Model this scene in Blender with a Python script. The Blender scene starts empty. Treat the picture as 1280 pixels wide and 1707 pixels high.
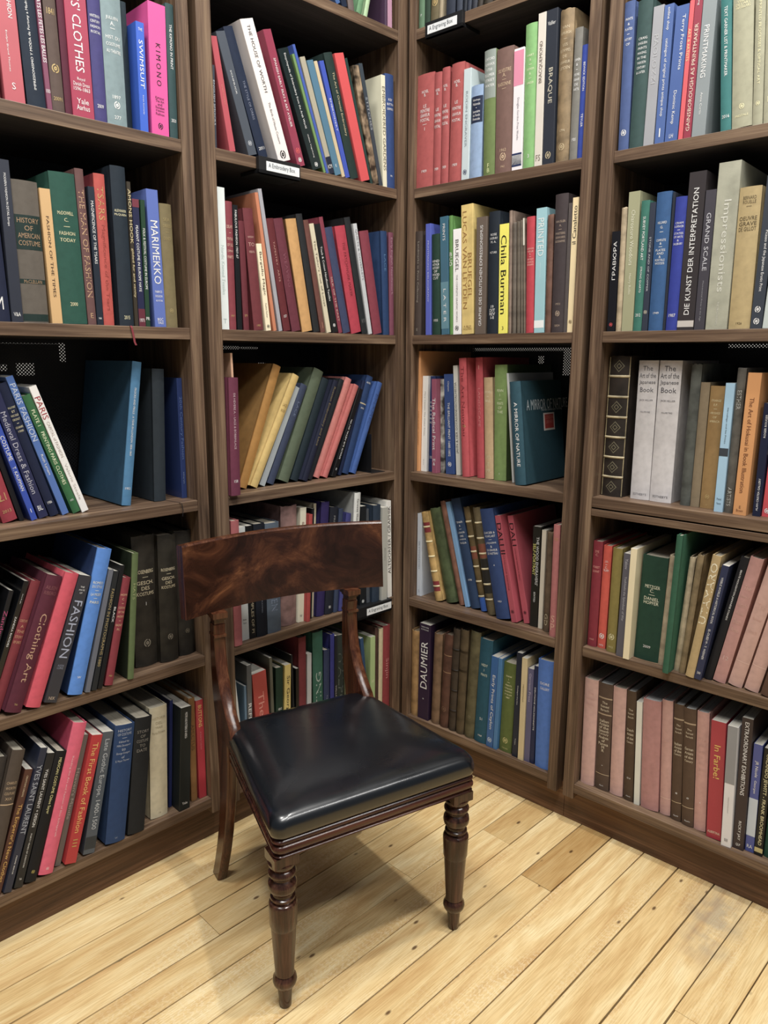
import bpy, bmesh, math, random
from mathutils import Matrix, Vector
random.seed(7)
C = bpy.context.scene.collection
sc = bpy.context.scene
# ---------------------------------------------------------------- camera
F_PX = 1241.03; PITCH = .2051373; ROLL = .0058336; CAM_Z = 1.340625
cam = bpy.data.cameras.new('camera'); cam.sensor_fit = 'AUTO'; cam.sensor_width = 36; cam.lens = F_PX/1707*36
cam.clip_start = .02
co = bpy.data.objects.new('camera', cam); C.objects.link(co)
Fv = Vector((0, math.cos(PITCH), -math.sin(PITCH))); Uv = Vector((0, math.sin(PITCH), math.cos(PITCH))); Rv = Vector((1, 0, 0))
c_, s_ = math.cos(ROLL), math.sin(ROLL)
R2 = c_*Rv + s_*Uv; U2 = -s_*Rv + c_*Uv
M = Matrix((R2, U2, -Fv)).transposed().to_4x4(); M.translation = (0, 0, CAM_Z)
co.matrix_world = M
sc.camera = co
# ---------------------------------------------------------------- light, world, exposure
sc.view_settings.view_transform = 'Standard'; sc.view_settings.look = 'None'
sc.view_settings.exposure = 0.03; sc.view_settings.gamma = 1; sc.view_settings.use_curve_mapping = False
w = bpy.data.worlds.new('room_ambience'); sc.world = w; w.use_nodes = True
w.node_tree.nodes['Background'].inputs[0].default_value = (.80, .88, 1, 1)
w.node_tree.nodes['Background'].inputs[1].default_value = 0.14
def lamp(name, loc, power, size, col, target=None, shape='DISK', sy=None, turn=None):
    l = bpy.data.lights.new(name, 'AREA'); l.shape = shape; l.size = size; l.energy = power; l.color = col
    if sy: l.size_y = sy; l.shape = 'RECTANGLE'
    o = bpy.data.objects.new(name, l); C.objects.link(o); o.location = loc
    if turn is not None: o.rotation_euler = (0, 0, turn)
    elif target: o.rotation_euler = (Vector(target)-Vector(loc)).to_track_quat('-Z', 'Y').to_euler()
    return o
lamp('ceiling_lamp_right', (.60, 1.30, 3.7), 40, .11, (1, .97, .92), (.6, 1.30, 0))
lamp('ceiling_lamp_centre', (.0, .20, 3.7), 70, 1.6, (1, .98, .95), sy=.16, turn=.535)
lamp('ceiling_lamp_left', (-.80, .90, 3.7), 36, .40, (1, .97, .92), (-.80, .90, 0))
lamp('ceiling_lamp_far_right', (2.0, .05, 3.6), 70, 2.0, (1, .98, .95), sy=.25, turn=.535)

for _m in ('diffuse', ): sc.cycles.diffuse_bounces = 4
sc.cycles.max_bounces = 6

# ---------------------------------------------------------------- frames of the two bookcase walls
NL = Vector((-.70759281, .70662042, 0)); DL = 1.65
NR = Vector((.66957285, .74274639, 0)); DR = 1.8091202
WALL = {'L': (NL, DL), 'R': (NR, DR)}
def frame(side):
    n, d = WALL[side]; r = Vector((n.y, -n.x, 0))
    return n, d, r, math.atan2(r.y, r.x)
def wpt(side, s, y, z):                      # s along the shelf to the right, y into the wall
    n, d, r, a = frame(side)
    return r*s + n*(d+y) + Vector((0, 0, z))

# ---------------------------------------------------------------- materials
SAT = .79
def lin(h):
    def f(v): return v/12.92 if v <= .04045 else ((v+.055)/1.055)**2.4
    r, g, b = (f(int(h[i:i+2], 16)/255) for i in (0, 2, 4)); y = .3*r+.59*g+.11*b; k = SAT
    return (y+(r-y)*k, y+(g-y)*k, y+(b-y)*k, 1)
MC = {}
def nt(name):
    m = bpy.data.materials.new(name); m.use_nodes = True
    t = m.node_tree; return m, t, t.nodes['Principled BSDF']
def node(t, ty, **kw):
    n = t.nodes.new(ty)
    for k, v in kw.items():
        if k in n.inputs: n.inputs[k].default_value = v
        else: setattr(n, k, v)
    return n
def coords(t, scale=(1, 1, 1), rot=(0, 0, 0), kind='Object'):
    tc = t.nodes.new('ShaderNodeTexCoord'); mp = t.nodes.new('ShaderNodeMapping')
    mp.inputs['Scale'].default_value = scale; mp.inputs['Rotation'].default_value = rot
    t.links.new(tc.outputs[kind], mp.inputs['Vector']); return mp.outputs[0]
def ramp(t, fac, stops):
    r = t.nodes.new('ShaderNodeValToRGB'); e = r.color_ramp.elements
    while len(e) < len(stops): e.new(.5)
    for k, (p, c) in zip(e, stops): k.position = p; k.color = c if len(c) == 4 else (*c, 1)
    t.links.new(fac, r.inputs[0]); return r.outputs[0]
def mul(c, k): return (c[0]*k, c[1]*k, c[2]*k, 1)
def cover_mat(h, kind):
    key = (h, kind)
    if key in MC: return MC[key]
    names = dict(c='book_cloth', p='printed_card', j='glossy_jacket', o='worn_leather', s='slipcase_card', m='printed_photo')
    m, t, b = nt(names[kind]+'_'+h); c = lin(h)
    v = coords(t)
    sc_, amt = dict(c=(60, .10), p=(12, .05), j=(8, .05), o=(28, .45), s=(25, .18), m=(30, .3))[kind]
    n1 = node(t, 'ShaderNodeTexNoise', Scale=sc_, Detail=5); t.links.new(v, n1.inputs['Vector'])
    if kind == 'm':
        vo = node(t, 'ShaderNodeTexNoise', Scale=34, Detail=2); t.links.new(v, vo.inputs['Vector'])
        col = ramp(t, vo.outputs['Fac'], [(.38, mul(c, .12)), (.46, mul(c, .5)), (.54, c), (.64, mul(c, 1.7))])
        for r_ in t.nodes:
            if r_.bl_idname == 'ShaderNodeValToRGB': r_.color_ramp.interpolation = 'LINEAR'
    else:
        col = ramp(t, n1.outputs['Fac'], [(.3, mul(c, 1-amt)), (.5, c), (.72, mul(c, 1+amt*.8))])
    t.links.new(col, b.inputs['Base Color'])
    b.inputs['Roughness'].default_value = dict(c=.72, p=.42, j=.22, o=.6, s=.55, m=.4)[kind]
    b.inputs['Specular IOR Level'].default_value = dict(c=.3, p=.4, j=.5, o=.35, s=.3, m=.4)[kind]
    bp = node(t, 'ShaderNodeBump', Strength=dict(c=.25, p=.05, j=.03, o=.6, s=.2, m=.05)[kind], Distance=.0006)
    n2 = node(t, 'ShaderNodeTexNoise', Scale=dict(c=900, p=80, j=40, o=120, s=300, m=50)[kind], Detail=3); t.links.new(v, n2.inputs['Vector'])
    t.links.new(n2.outputs['Fac'], bp.inputs['Height']); t.links.new(bp.outputs[0], b.inputs['Normal'])
    MC[key] = m; return m
INK = dict(w='ececea', k='101010', g='c8a85c', b='2c50a8', r='c03030')
def ink_mat(c):
    h = INK.get(c, c); key = ('ink', h)
    if key in MC: return MC[key]
    m, t, b = nt('stamped_ink_'+h); cc = lin(h)
    n1 = node(t, 'ShaderNodeTexNoise', Scale=200, Detail=3); t.links.new(coords(t), n1.inputs['Vector'])
    t.links.new(ramp(t, n1.outputs['Fac'], [(.3, mul(cc, .8)), (.6, cc)]), b.inputs['Base Color'])
    b.inputs['Roughness'].default_value = .5; MC[key] = m; return m
def page_mat(h='b9b09c'):
    key = ('page', h)
    if key in MC: return MC[key]
    m, t, b = nt('page_edges'); cc = lin(h)
    n1 = node(t, 'ShaderNodeTexNoise', Scale=6, Detail=4); t.links.new(coords(t, (260, 1, 1)), n1.inputs['Vector'])
    t.links.new(ramp(t, n1.outputs['Fac'], [(.35, mul(cc, .6)), (.6, cc)]), b.inputs['Base Color'])
    b.inputs['Roughness'].default_value = .9; MC[key] = m; return m
def wood_mat(name, c1, c2, c3, axis, rough=.45, ring=1.0, spec=.4):
    m, t, b = nt(name)
    s = {'x': (1.2, 22, 22), 'z': (22, 22, 1.2), 'y': (22, 1.2, 22)}[axis]
    v = coords(t, s)
    n1 = node(t, 'ShaderNodeTexNoise', Scale=2.2*ring, Detail=7, Roughness=.6, Distortion=.6); t.links.new(v, n1.inputs['Vector'])
    col = ramp(t, n1.outputs['Fac'], [(.3, c1), (.5, c2), (.68, c3)])
    s2 = {'x': (2, 160, 160), 'z': (160, 160, 2), 'y': (160, 2, 160)}[axis]
    n2 = node(t, 'ShaderNodeTexNoise', Scale=1.5, Detail=3); t.links.new(coords(t, s2), n2.inputs['Vector'])
    pore = ramp(t, n2.outputs['Fac'], [(.42, (.55, .5, .48)), (.56, (1, 1, 1))])
    mx = t.nodes.new('ShaderNodeMix'); mx.data_type = 'RGBA'; mx.blend_type = 'MULTIPLY'; mx.inputs['Factor'].default_value = .6
    t.links.new(col, mx.inputs['A']); t.links.new(pore, mx.inputs['B']); t.links.new(mx.outputs['Result'], b.inputs['Base Color'])
    b.inputs['Roughness'].default_value = rough; b.inputs['Specular IOR Level'].default_value = spec
    bp = node(t, 'ShaderNodeBump', Strength=.25, Distance=.0005); t.links.new(n2.outputs['Fac'], bp.inputs['Height']); t.links.new(bp.outputs[0], b.inputs['Normal'])
    return m
CASE = [lin('4a3727'), lin('70563f'), lin('8f7355')]
WOOD_V = wood_mat('stained_oak_upright', *CASE, 'z'); WOOD_H = wood_mat('stained_oak_shelf', *CASE, 'x')
PLINTH = wood_mat('stained_oak_plinth', lin('4c301c'), lin('6a462a'), lin('805836'), 'x', .5)
MAHO = wood_mat('polished_mahogany', lin('1d0d08'), lin('402317'), lin('5e3824'), 'z', .2, 1.0, .5)
MAHO2 = wood_mat('worn_mahogany', lin('34180c'), lin('54290f'), lin('70401f'), 'z', .22, 1.0, .5)
MAHO3 = wood_mat('reeded_mahogany', lin('240f08'), lin('4c2414'), lin('6c3c22'), 'x', .22, 1.0, .5)
UNDER = wood_mat('shade_painted_underside', lin('1e1a1a'), lin('2c2626'), lin('383030'), 'x', .7)  # darker tone stands in for the shade under the shelves
def simple(name, h, rough=.5, metal=0, spec=.5):
    m, t, b = nt(name); c = lin(h)
    n1 = node(t, 'ShaderNodeTexNoise', Scale=40, Detail=3); t.links.new(coords(t), n1.inputs['Vector'])
    t.links.new(ramp(t, n1.outputs['Fac'], [(.3, mul(c, .92)), (.7, mul(c, 1.05))]), b.inputs['Base Color'])
    b.inputs['Roughness'].default_value = rough; b.inputs['Metallic'].default_value = metal; b.inputs['Specular IOR Level'].default_value = spec
    return m
BLACK_METAL = simple('black_powder_coat', '121317', .5)
WALLM = simple('shade_darkened_wall', '34322f', .9)  # wall colour darkened so the holes in the backs look unlit
CARD = simple('label_card', 'e4e8ea', .6)
def perforated():
    m, t, b = nt('perforated_black_steel')
    b.inputs['Base Color'].default_value = lin('14161c'); b.inputs['Roughness'].default_value = .6
    v = coords(t, (1, 1, 1)); sx = t.nodes.new('ShaderNodeSeparateXYZ'); t.links.new(v, sx.inputs[0])
    def mth(op, a, bb=None, c=None):
        n = t.nodes.new('ShaderNodeMath'); n.operation = op
        for i, q in enumerate((a, bb, c)):
            if q is None: continue
            if isinstance(q, (int, float)): n.inputs[i].default_value = q
            else: t.links.new(q, n.inputs[i])
        return n.outputs[0]
    P = .0085
    row = mth('FLOOR', mth('DIVIDE', sx.outputs['Z'], P*.5))
    odd = mth('MODULO', row, 2.0)
    xo = mth('ADD', sx.outputs['X'], mth('MULTIPLY', odd, P*.5))
    fx = mth('SUBTRACT', mth('FRACT', mth('DIVIDE', xo, P)), .5); fz = mth('SUBTRACT', mth('FRACT', mth('DIVIDE', sx.outputs['Z'], P*.5)), .5)
    r2 = mth('ADD', mth('MULTIPLY', fx, fx), mth('MULTIPLY', mth('MULTIPLY', fz, fz), .25))
    hole = mth('LESS_THAN', r2, .042)
    tr = t.nodes.new('ShaderNodeBsdfTransparent'); mx = t.nodes.new('ShaderNodeMixShader')
    t.links.new(hole, mx.inputs[0]); t.links.new(b.outputs[0], mx.inputs[1]); t.links.new(tr.outputs[0], mx.inputs[2])
    t.links.new(mx.outputs[0], t.nodes['Material Output'].inputs['Surface'])
    return m
PERF = perforated()

# ---------------------------------------------------------------- mesh helpers
class MB:
    def __init__(s): s.v = []; s.f = []; s.m = []
    def quad(s, *p, mi=0):
        i = len(s.v); s.v += [tuple(q) for q in p]; s.f.append(tuple(range(i, i+len(p)))); s.m.append(mi)
    def box(s, x0, x1, y0, y1, z0, z1, mi=0):
        i = len(s.v)
        s.v += [(x, y, z) for z in (z0, z1) for (x, y) in ((x0, y0), (x1, y0), (x1, y1), (x0, y1))]
        for q in ((3, 2, 1, 0), (4, 5, 6, 7), (0, 1, 5, 4), (1, 2, 6, 5), (2, 3, 7, 6), (3, 0, 4, 7)):
            s.f.append(tuple(i+k for k in q)); s.m.append(mi)
    def prism(s, poly, z0, z1, axis='z', mi=0, jit=None):     # poly counter-clockwise seen from +axis
        i = len(s.v); n = len(poly)
        for z in (z0, z1):
            for (a, b) in poly:
                zz = z+(jit(a, b) if jit and z == z1 else 0)
                s.v.append((a, b, zz) if axis == 'z' else (zz, a, b))
        s.f.append(tuple(i+k for k in reversed(range(n)))); s.m.append(mi)
        s.f.append(tuple(i+n+k for k in range(n))); s.m.append(mi)
        for k in range(n):
            j = (k+1) % n; s.f.append((i+k, i+j, i+n+j, i+n+k)); s.m.append(mi)
    def lathe(s, prof, seg=32, cx=0, cy=0, mi=0, flat=None):
        i = len(s.v); n = len(prof)
        for (r, z) in prof:
            for k in range(seg):
                a = 2*math.pi*k/seg; s.v.append((cx+r*math.cos(a), cy+r*math.sin(a), z))
        for j in range(n-1):
            for k in range(seg):
                k2 = (k+1) % seg; s.f.append((i+j*seg+k, i+j*seg+k2, i+(j+1)*seg+k2, i+(j+1)*seg+k)); s.m.append(mi)
        s.f.append(tuple(i+k for k in reversed(range(seg)))); s.m.append(mi)
        s.f.append(tuple(i+(n-1)*seg+k for k in range(seg))); s.m.append(mi)
    def loft(s, rings, close=True, mi=0):
        i = len(s.v); n = len(rings[0])
        for r in rings: s.v += [tuple(p) for p in r]
        for j in range(len(rings)-1):
            for k in range(n if close else n-1):
                k2 = (k+1) % n; s.f.append((i+j*n+k, i+j*n+k2, i+(j+1)*n+k2, i+(j+1)*n+k)); s.m.append(mi)
        return i, n
    def obj(s, name, mats, parent=None, smooth=False, bevel=0, angle=40):
        me = bpy.data.meshes.new(name); me.from_pydata(s.v, [], s.f)
        for m in (mats if isinstance(mats, (list, tuple)) else [mats]): me.materials.append(m)
        if any(s.m): me.polygons.foreach_set('material_index', s.m)
        me.update()
        if smooth:
            me.polygons.foreach_set('use_smooth', [True]*len(me.polygons))
            try: me.set_sharp_from_angle(angle=math.radians(angle))
            except Exception: pass
        o = bpy.data.objects.new(name, me); C.objects.link(o)
        if parent: o.parent = parent
        if bevel:
            md = o.modifiers.new('bevel', 'BEVEL'); md.width = bevel; md.segments = 2; md.limit_method = 'ANGLE'
        return o
def thing(name, label, cat, loc, rot=(0, 0, 0), group=None):
    o = bpy.data.objects.new(name, None); C.objects.link(o); o.location = loc; o.rotation_euler = rot
    o.empty_display_size = .05; o['label'] = label; o['category'] = cat
    if group: o['group'] = group
    return o
def structure(o): o['kind'] = 'structure'; return o

# ---------------------------------------------------------------- floor
def floor_mat():
    m, t, b = nt('light_oak_boards')
    at = t.nodes.new('ShaderNodeAttribute'); at.attribute_name = 'tone'
    tc = t.nodes.new('ShaderNodeTexCoord')
    add = t.nodes.new('ShaderNodeVectorMath'); add.operation = 'MULTIPLY_ADD'
    t.links.new(at.outputs['Color'], add.inputs[0]); add.inputs[1].default_value = (9, 9, 9); t.links.new(tc.outputs['Object'], add.inputs[2])
    def mp(s):
        q = t.nodes.new('ShaderNodeMapping'); q.inputs['Scale'].default_value = s; t.links.new(add.outputs[0], q.inputs[0]); return q.outputs[0]
    n1 = node(t, 'ShaderNodeTexNoise', Scale=1.6, Detail=6, Distortion=1.2); t.links.new(mp((1.6, 14, 4)), n1.inputs['Vector'])
    base = ramp(t, n1.outputs['Fac'], [(.28, lin('d4a75c')), (.5, lin('e8c67e')), (.72, lin('f4dc9e'))])
    n2 = node(t, 'ShaderNodeTexNoise', Scale=2, Detail=4); t.links.new(mp((8, 190, 10)), n2.inputs['Vector'])
    fib = ramp(t, n2.outputs['Fac'], [(.38, (.80, .74, .66)), (.58, (1, 1, 1))])
    wv = node(t, 'ShaderNodeTexWave', Scale=9, Distortion=9, Detail=3); wv.inputs['Detail Scale'].default_value = 2.2; t.links.new(mp((2.2, 9, 1)), wv.inputs['Vector'])
    msk = node(t, 'ShaderNodeTexNoise', Scale=2.2, Detail=2); t.links.new(mp((1, 5, 1)), msk.inputs['Vector'])
    fl = ramp(t, wv.outputs['Fac'], [(.75, (0, 0, 0)), (.95, (1, 1, 1))]); mk = ramp(t, msk.outputs['Fac'], [(.50, (0, 0, 0)), (.66, (.4, .4, .4))])
    def mixn(bl, fac, A, B):
        q = t.nodes.new('ShaderNodeMix'); q.data_type = 'RGBA'; q.blend_type = bl
        if isinstance(fac, float): q.inputs['Factor'].default_value = fac
        else: t.links.new(fac, q.inputs['Factor'])
        for nm, x in (('A', A), ('B', B)):
            if isinstance(x, tuple): q.inputs[nm].default_value = x
            else: t.links.new(x, q.inputs[nm])
        return q.outputs['Result']
    c = mixn('MULTIPLY', .8, base, fib)
    fm = mixn('MULTIPLY', 1.0, fl, mk)
    c = mixn('MIX', fm, c, lin('f0dcae'))
    vo = node(t, 'ShaderNodeTexVoronoi', Scale=9); t.links.new(mp((1, 2.2, 1)), vo.inputs['Vector'])
    kn = ramp(t, vo.outputs['Distance'], [(.05, (.9, .9, .9)), (.10, (0, 0, 0))])
    c = mixn('MIX', kn, c, lin('5c3c1e'))
    # worn grey patch near the right-hand bookcase
    gm = t.nodes.new('ShaderNodeMapping'); gm.vector_type = 'TEXTURE'; gm.inputs['Location'].default_value = (1.70, .545, 0); gm.inputs['Rotation'].default_value = (0, 0, .15)
    gm.inputs['Scale'].default_value = (.26, .085, 1); t.links.new(tc.outputs['Object'], gm.inputs[0])
    gd = t.nodes.new('ShaderNodeTexGradient'); gd.gradient_type = 'SPHERICAL'; t.links.new(gm.outputs[0], gd.inputs[0])
    gn = node(t, 'ShaderNodeTexNoise', Scale=18, Detail=4); t.links.new(tc.outputs['Object'], gn.inputs['Vector'])
    g2 = mixn('MULTIPLY', 1.0, gd.outputs['Color'], ramp(t, gn.outputs['Fac'], [(.3, (0, 0, 0)), (.7, (1, 1, 1))]))
    c = mixn('MIX', ramp(t, g2, [(.0, (0, 0, 0)), (.5, (.55, .55, .55))]), c, lin('94897a'))
    sp = t.nodes.new('ShaderNodeSeparateColor'); t.links.new(at.outputs['Color'], sp.inputs[0])
    tone = ramp(t, sp.outputs['Red'], [(0, (.62, .52, .40)), (.35, (.88, .84, .78)), (1, (1.0, 1.0, 1.0))])
    c = mixn('MULTIPLY', 1.0, c, tone)
    t.links.new(c, b.inputs['Base Color'])
    b.inputs['Roughness'].default_value = .42; b.inputs['Specular IOR Level'].default_value = .3
    bp = node(t, 'ShaderNodeBump', Strength=.25, Distance=.0006); t.links.new(n2.outputs['Fac'], bp.inputs['Height']); t.links.new(bp.outputs[0], b.inputs['Normal'])
    return m
def build_floor():
    n, d, r, a = frame('L')
    lines = [.403+.0947*k for k in range(-16, 0)]+[.403, .497, .5905, .685, .779, .874, .967, 1.061, 1.156, 1.25, 1.344, 1.441, 1.538, 1.635]+[1.635+.097*k for k in range(1, 10)]
    joints = {1.344: [.806], .874: [1.49], 1.061: [1.571], 1.156: [1.272], .403: [1.371], .779: [], .967: [], .685: [], .5905: [], .497: [2.3], 1.441: [1.9], 1.538: [-.2], 1.25: [2.0]}
    dark = {(1.061, 1): .25, (.874, 1): .05, (.874, 0): .5}
    mb = MB(); tones = []; sub = MB()
    g = .0015
    for i in range(len(lines)-1):
        y0, y1 = lines[i], lines[i+1]; js = joints.get(lines[i])
        if js is None: js = [random.uniform(-.8, 2.2)]
        xs = [-2.2]+js+[3.4]
        for k in range(len(xs)-1):
            dz = random.uniform(0, .0008)
            gg = g*random.uniform(.6, 1.9); e0 = random.uniform(-.0006, .0006)
            x0, x1 = xs[k]+.0006, xs[k+1]-.0006
            i0 = len(mb.v)
            z = -dz
            mb.v += [(x0, y0+gg, z), (x1, y0+gg*.6, z), (x1, y1-gg, z), (x0, y1-gg*.7, z), (x0, y0+gg, -.02), (x1, y0+gg*.6, -.02), (x1, y1-gg, -.02), (x0, y1-gg*.7, -.02)]
            for q in ((0, 1, 2, 3), (0, 4, 5, 1), (1, 5, 6, 2), (2, 6, 7, 3), (3, 7, 4, 0)): mb.f.append(tuple(i0+x for x in q)); mb.m.append(0)
            tn = dark.get((lines[i], k), random.uniform(.45, 1)); rr, r2 = random.random(), random.random()
            tones += [(tn, rr, r2, 1)]*8
    i0 = len(mb.v)
    mb.v += [(-2.2, -1.2, -.012), (3.4, -1.2, -.012), (3.4, 2.5, -.012), (-2.2, 2.5, -.012)]; mb.f.append((i0, i0+1, i0+2, i0+3)); mb.m.append(1)
    tones += [(0, 0, 0, 1)]*4
    o = mb.obj('floor', [floor_mat(), simple('gap_between_boards', '1c1208', .9)])
    ca = o.data.color_attributes.new('tone', 'FLOAT_COLOR', 'POINT')
    for k, c in enumerate(tones): ca.data[k].color = c
    o.rotation_euler = (0, 0, a)
    structure(o)
build_floor()

# ---------------------------------------------------------------- walls behind the cases
def wall(name, side, s0, s1, y):
    n, d, r, a = frame(side); mb = MB(); mb.box(s0, s1, y, y+.1, -.02, 3.1)
    o = mb.obj(name, WALLM); o.location = n*d; o.rotation_euler = (0, 0, a); structure(o)
wall('wall_left', 'L', -.6, 2.12, .372); wall('wall_right', 'R', -1.93, .9, .372)

# ---------------------------------------------------------------- bookcases
ZS = [2.2567, 1.8308, 1.4069, .9812, .5599, .1391]
TOP = 2.70; TH = .0275; DEPTH = .335; KICK = .035
def bookcase(label, side, pl, pr, shelves_extra=False):
    """pl, pr: (outer, inner) positions of the left and right side panels"""
    n, d, r, a = frame(side)
    t = thing('bookcase', label, 'bookcase', n*d, (0, 0, a), 'built-in bookcases round the corner')
    for (x0, x1) in (pl, pr):
        mb = MB(); mb.box(x0, x1, 0, DEPTH, .092, TOP); mb.obj('side_panel', WOOD_V, t, bevel=.0012)
    x0, x1 = pl[1], pr[0]
    for i, z in enumerate([TOP-.02]+ZS):
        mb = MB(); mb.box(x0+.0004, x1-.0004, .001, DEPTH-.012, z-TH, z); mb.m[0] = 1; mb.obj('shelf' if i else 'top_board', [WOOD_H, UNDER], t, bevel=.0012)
    if shelves_extra:
        z = ZS[3]-TH-.004; mb = MB(); mb.box(x0+.0004, x1-.0004, .001, DEPTH-.012, z-.019, z); mb.obj('fixed_rail_board', WOOD_H, t, bevel=.001)
    mb = MB(); mb.box(x0, x1, DEPTH-.010, DEPTH-.008, .1, TOP); mb.obj('perforated_back', PERF, t)
    mb = MB(); mb.box(pl[0]-.0103, pr[1]+.0103, KICK, DEPTH, .0006, .112); mb.obj('plinth', PLINTH, t)
    return t
E0 = 1e-4
bookcase('dark oak bookcase at far left, its left side out of frame', 'L', (-.15, -.118), (.9824, 1.0135))
bookcase('dark oak bookcase left of the corner, behind the chair', 'L', (1.0344, 1.0737), (1.7003, 1.7433))
bookcase('dark oak bookcase right of the corner, narrowest of the cases', 'R', (-1.5443, -1.5185), (-.9745, -.9448))
bookcase('dark oak bookcase at far right, its right side out of frame', 'R', (-.9230, -.8900), (.16, .192), True)
def filler(side, s0, s1, name, y0=.03):
    n, d, r, a = frame(side); mb = MB(); mb.box(s0, s1, y0, y0+.02, .0006, TOP)
    o = mb.obj(name, simple('dark_recess_board', '2a1c15', .7)); o.location = n*d; o.rotation_euler = (0, 0, a); structure(o)
filler('L', 1.0139, 1.0340, 'trim_or_leak_glow_1', .06); filler('R', -.9444, -.9234, 'trim_or_leak_glow_2', .06)

def leak(k, side, s0, s1, z0, z1):  # glowing boxes added behind the backs to show light through the holes
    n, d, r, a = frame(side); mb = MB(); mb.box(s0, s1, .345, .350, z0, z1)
    m, t, b = nt('added_glow_behind_back'); b.inputs['Base Color'].default_value = (.1, .1, .1, 1); b.inputs['Emission Color'].default_value = (1, .95, .85, 1); b.inputs['Emission Strength'].default_value = .4
    o = mb.obj('trim_or_leak_glow_%d' % k, m); o.location = n*d; o.rotation_euler = (0, 0, a); structure(o)
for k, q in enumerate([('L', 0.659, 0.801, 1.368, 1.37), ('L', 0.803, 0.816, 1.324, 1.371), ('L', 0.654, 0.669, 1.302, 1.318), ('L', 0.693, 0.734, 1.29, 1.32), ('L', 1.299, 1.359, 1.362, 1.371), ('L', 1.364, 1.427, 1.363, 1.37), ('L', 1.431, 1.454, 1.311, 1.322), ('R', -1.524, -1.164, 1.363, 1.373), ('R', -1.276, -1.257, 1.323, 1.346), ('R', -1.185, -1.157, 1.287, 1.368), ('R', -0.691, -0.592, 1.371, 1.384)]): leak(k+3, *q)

# ---------------------------------------------------------------- lettering prepared in one pass
TEXT = {}
def prepare_text(strings):
    tmp = []
    for s in strings:
        cu = bpy.data.curves.new('t', 'FONT'); cu.body = s; cu.size = 1; cu.resolution_u = 2; cu.align_x = 'LEFT'
        o = bpy.data.objects.new('t', cu); C.objects.link(o); tmp.append((s, o, cu))
    bpy.context.view_layer.update(); dg = bpy.context.evaluated_depsgraph_get()
    for s, o, cu in tmp:
        me = o.evaluated_get(dg).to_mesh()
        vs = [tuple(v.co[:2]) for v in me.vertices]; fs = [tuple(p.vertices) for p in me.polygons]
        if vs:
            x0 = min(v[0] for v in vs); x1 = max(v[0] for v in vs); y0 = min(v[1] for v in vs); y1 = max(v[1] for v in vs)
            # keep a common cap height so that short strings are not blown up
            y0 = min(y0, 0); y1 = max(y1, .5)
            TEXT[s] = ([((x-x0)/max(x1-x0, 1e-6), (y-y0)/(y1-y0)) for x, y in vs], fs, (x1-x0)/(y1-y0))
        else: TEXT[s] = ([], [], 1)
        o.evaluated_get(dg).to_mesh_clear()
        bpy.data.objects.remove(o); bpy.data.curves.remove(cu)
def put_text(mb, s, place, mi, flip=False):
    vs, fs, asp = TEXT[s]; i = len(mb.v)
    for u, v in vs: mb.v.append(place(u, v))
    for f in fs: mb.f.append(tuple(i+k for k in f)); mb.m.append(mi)

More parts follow.
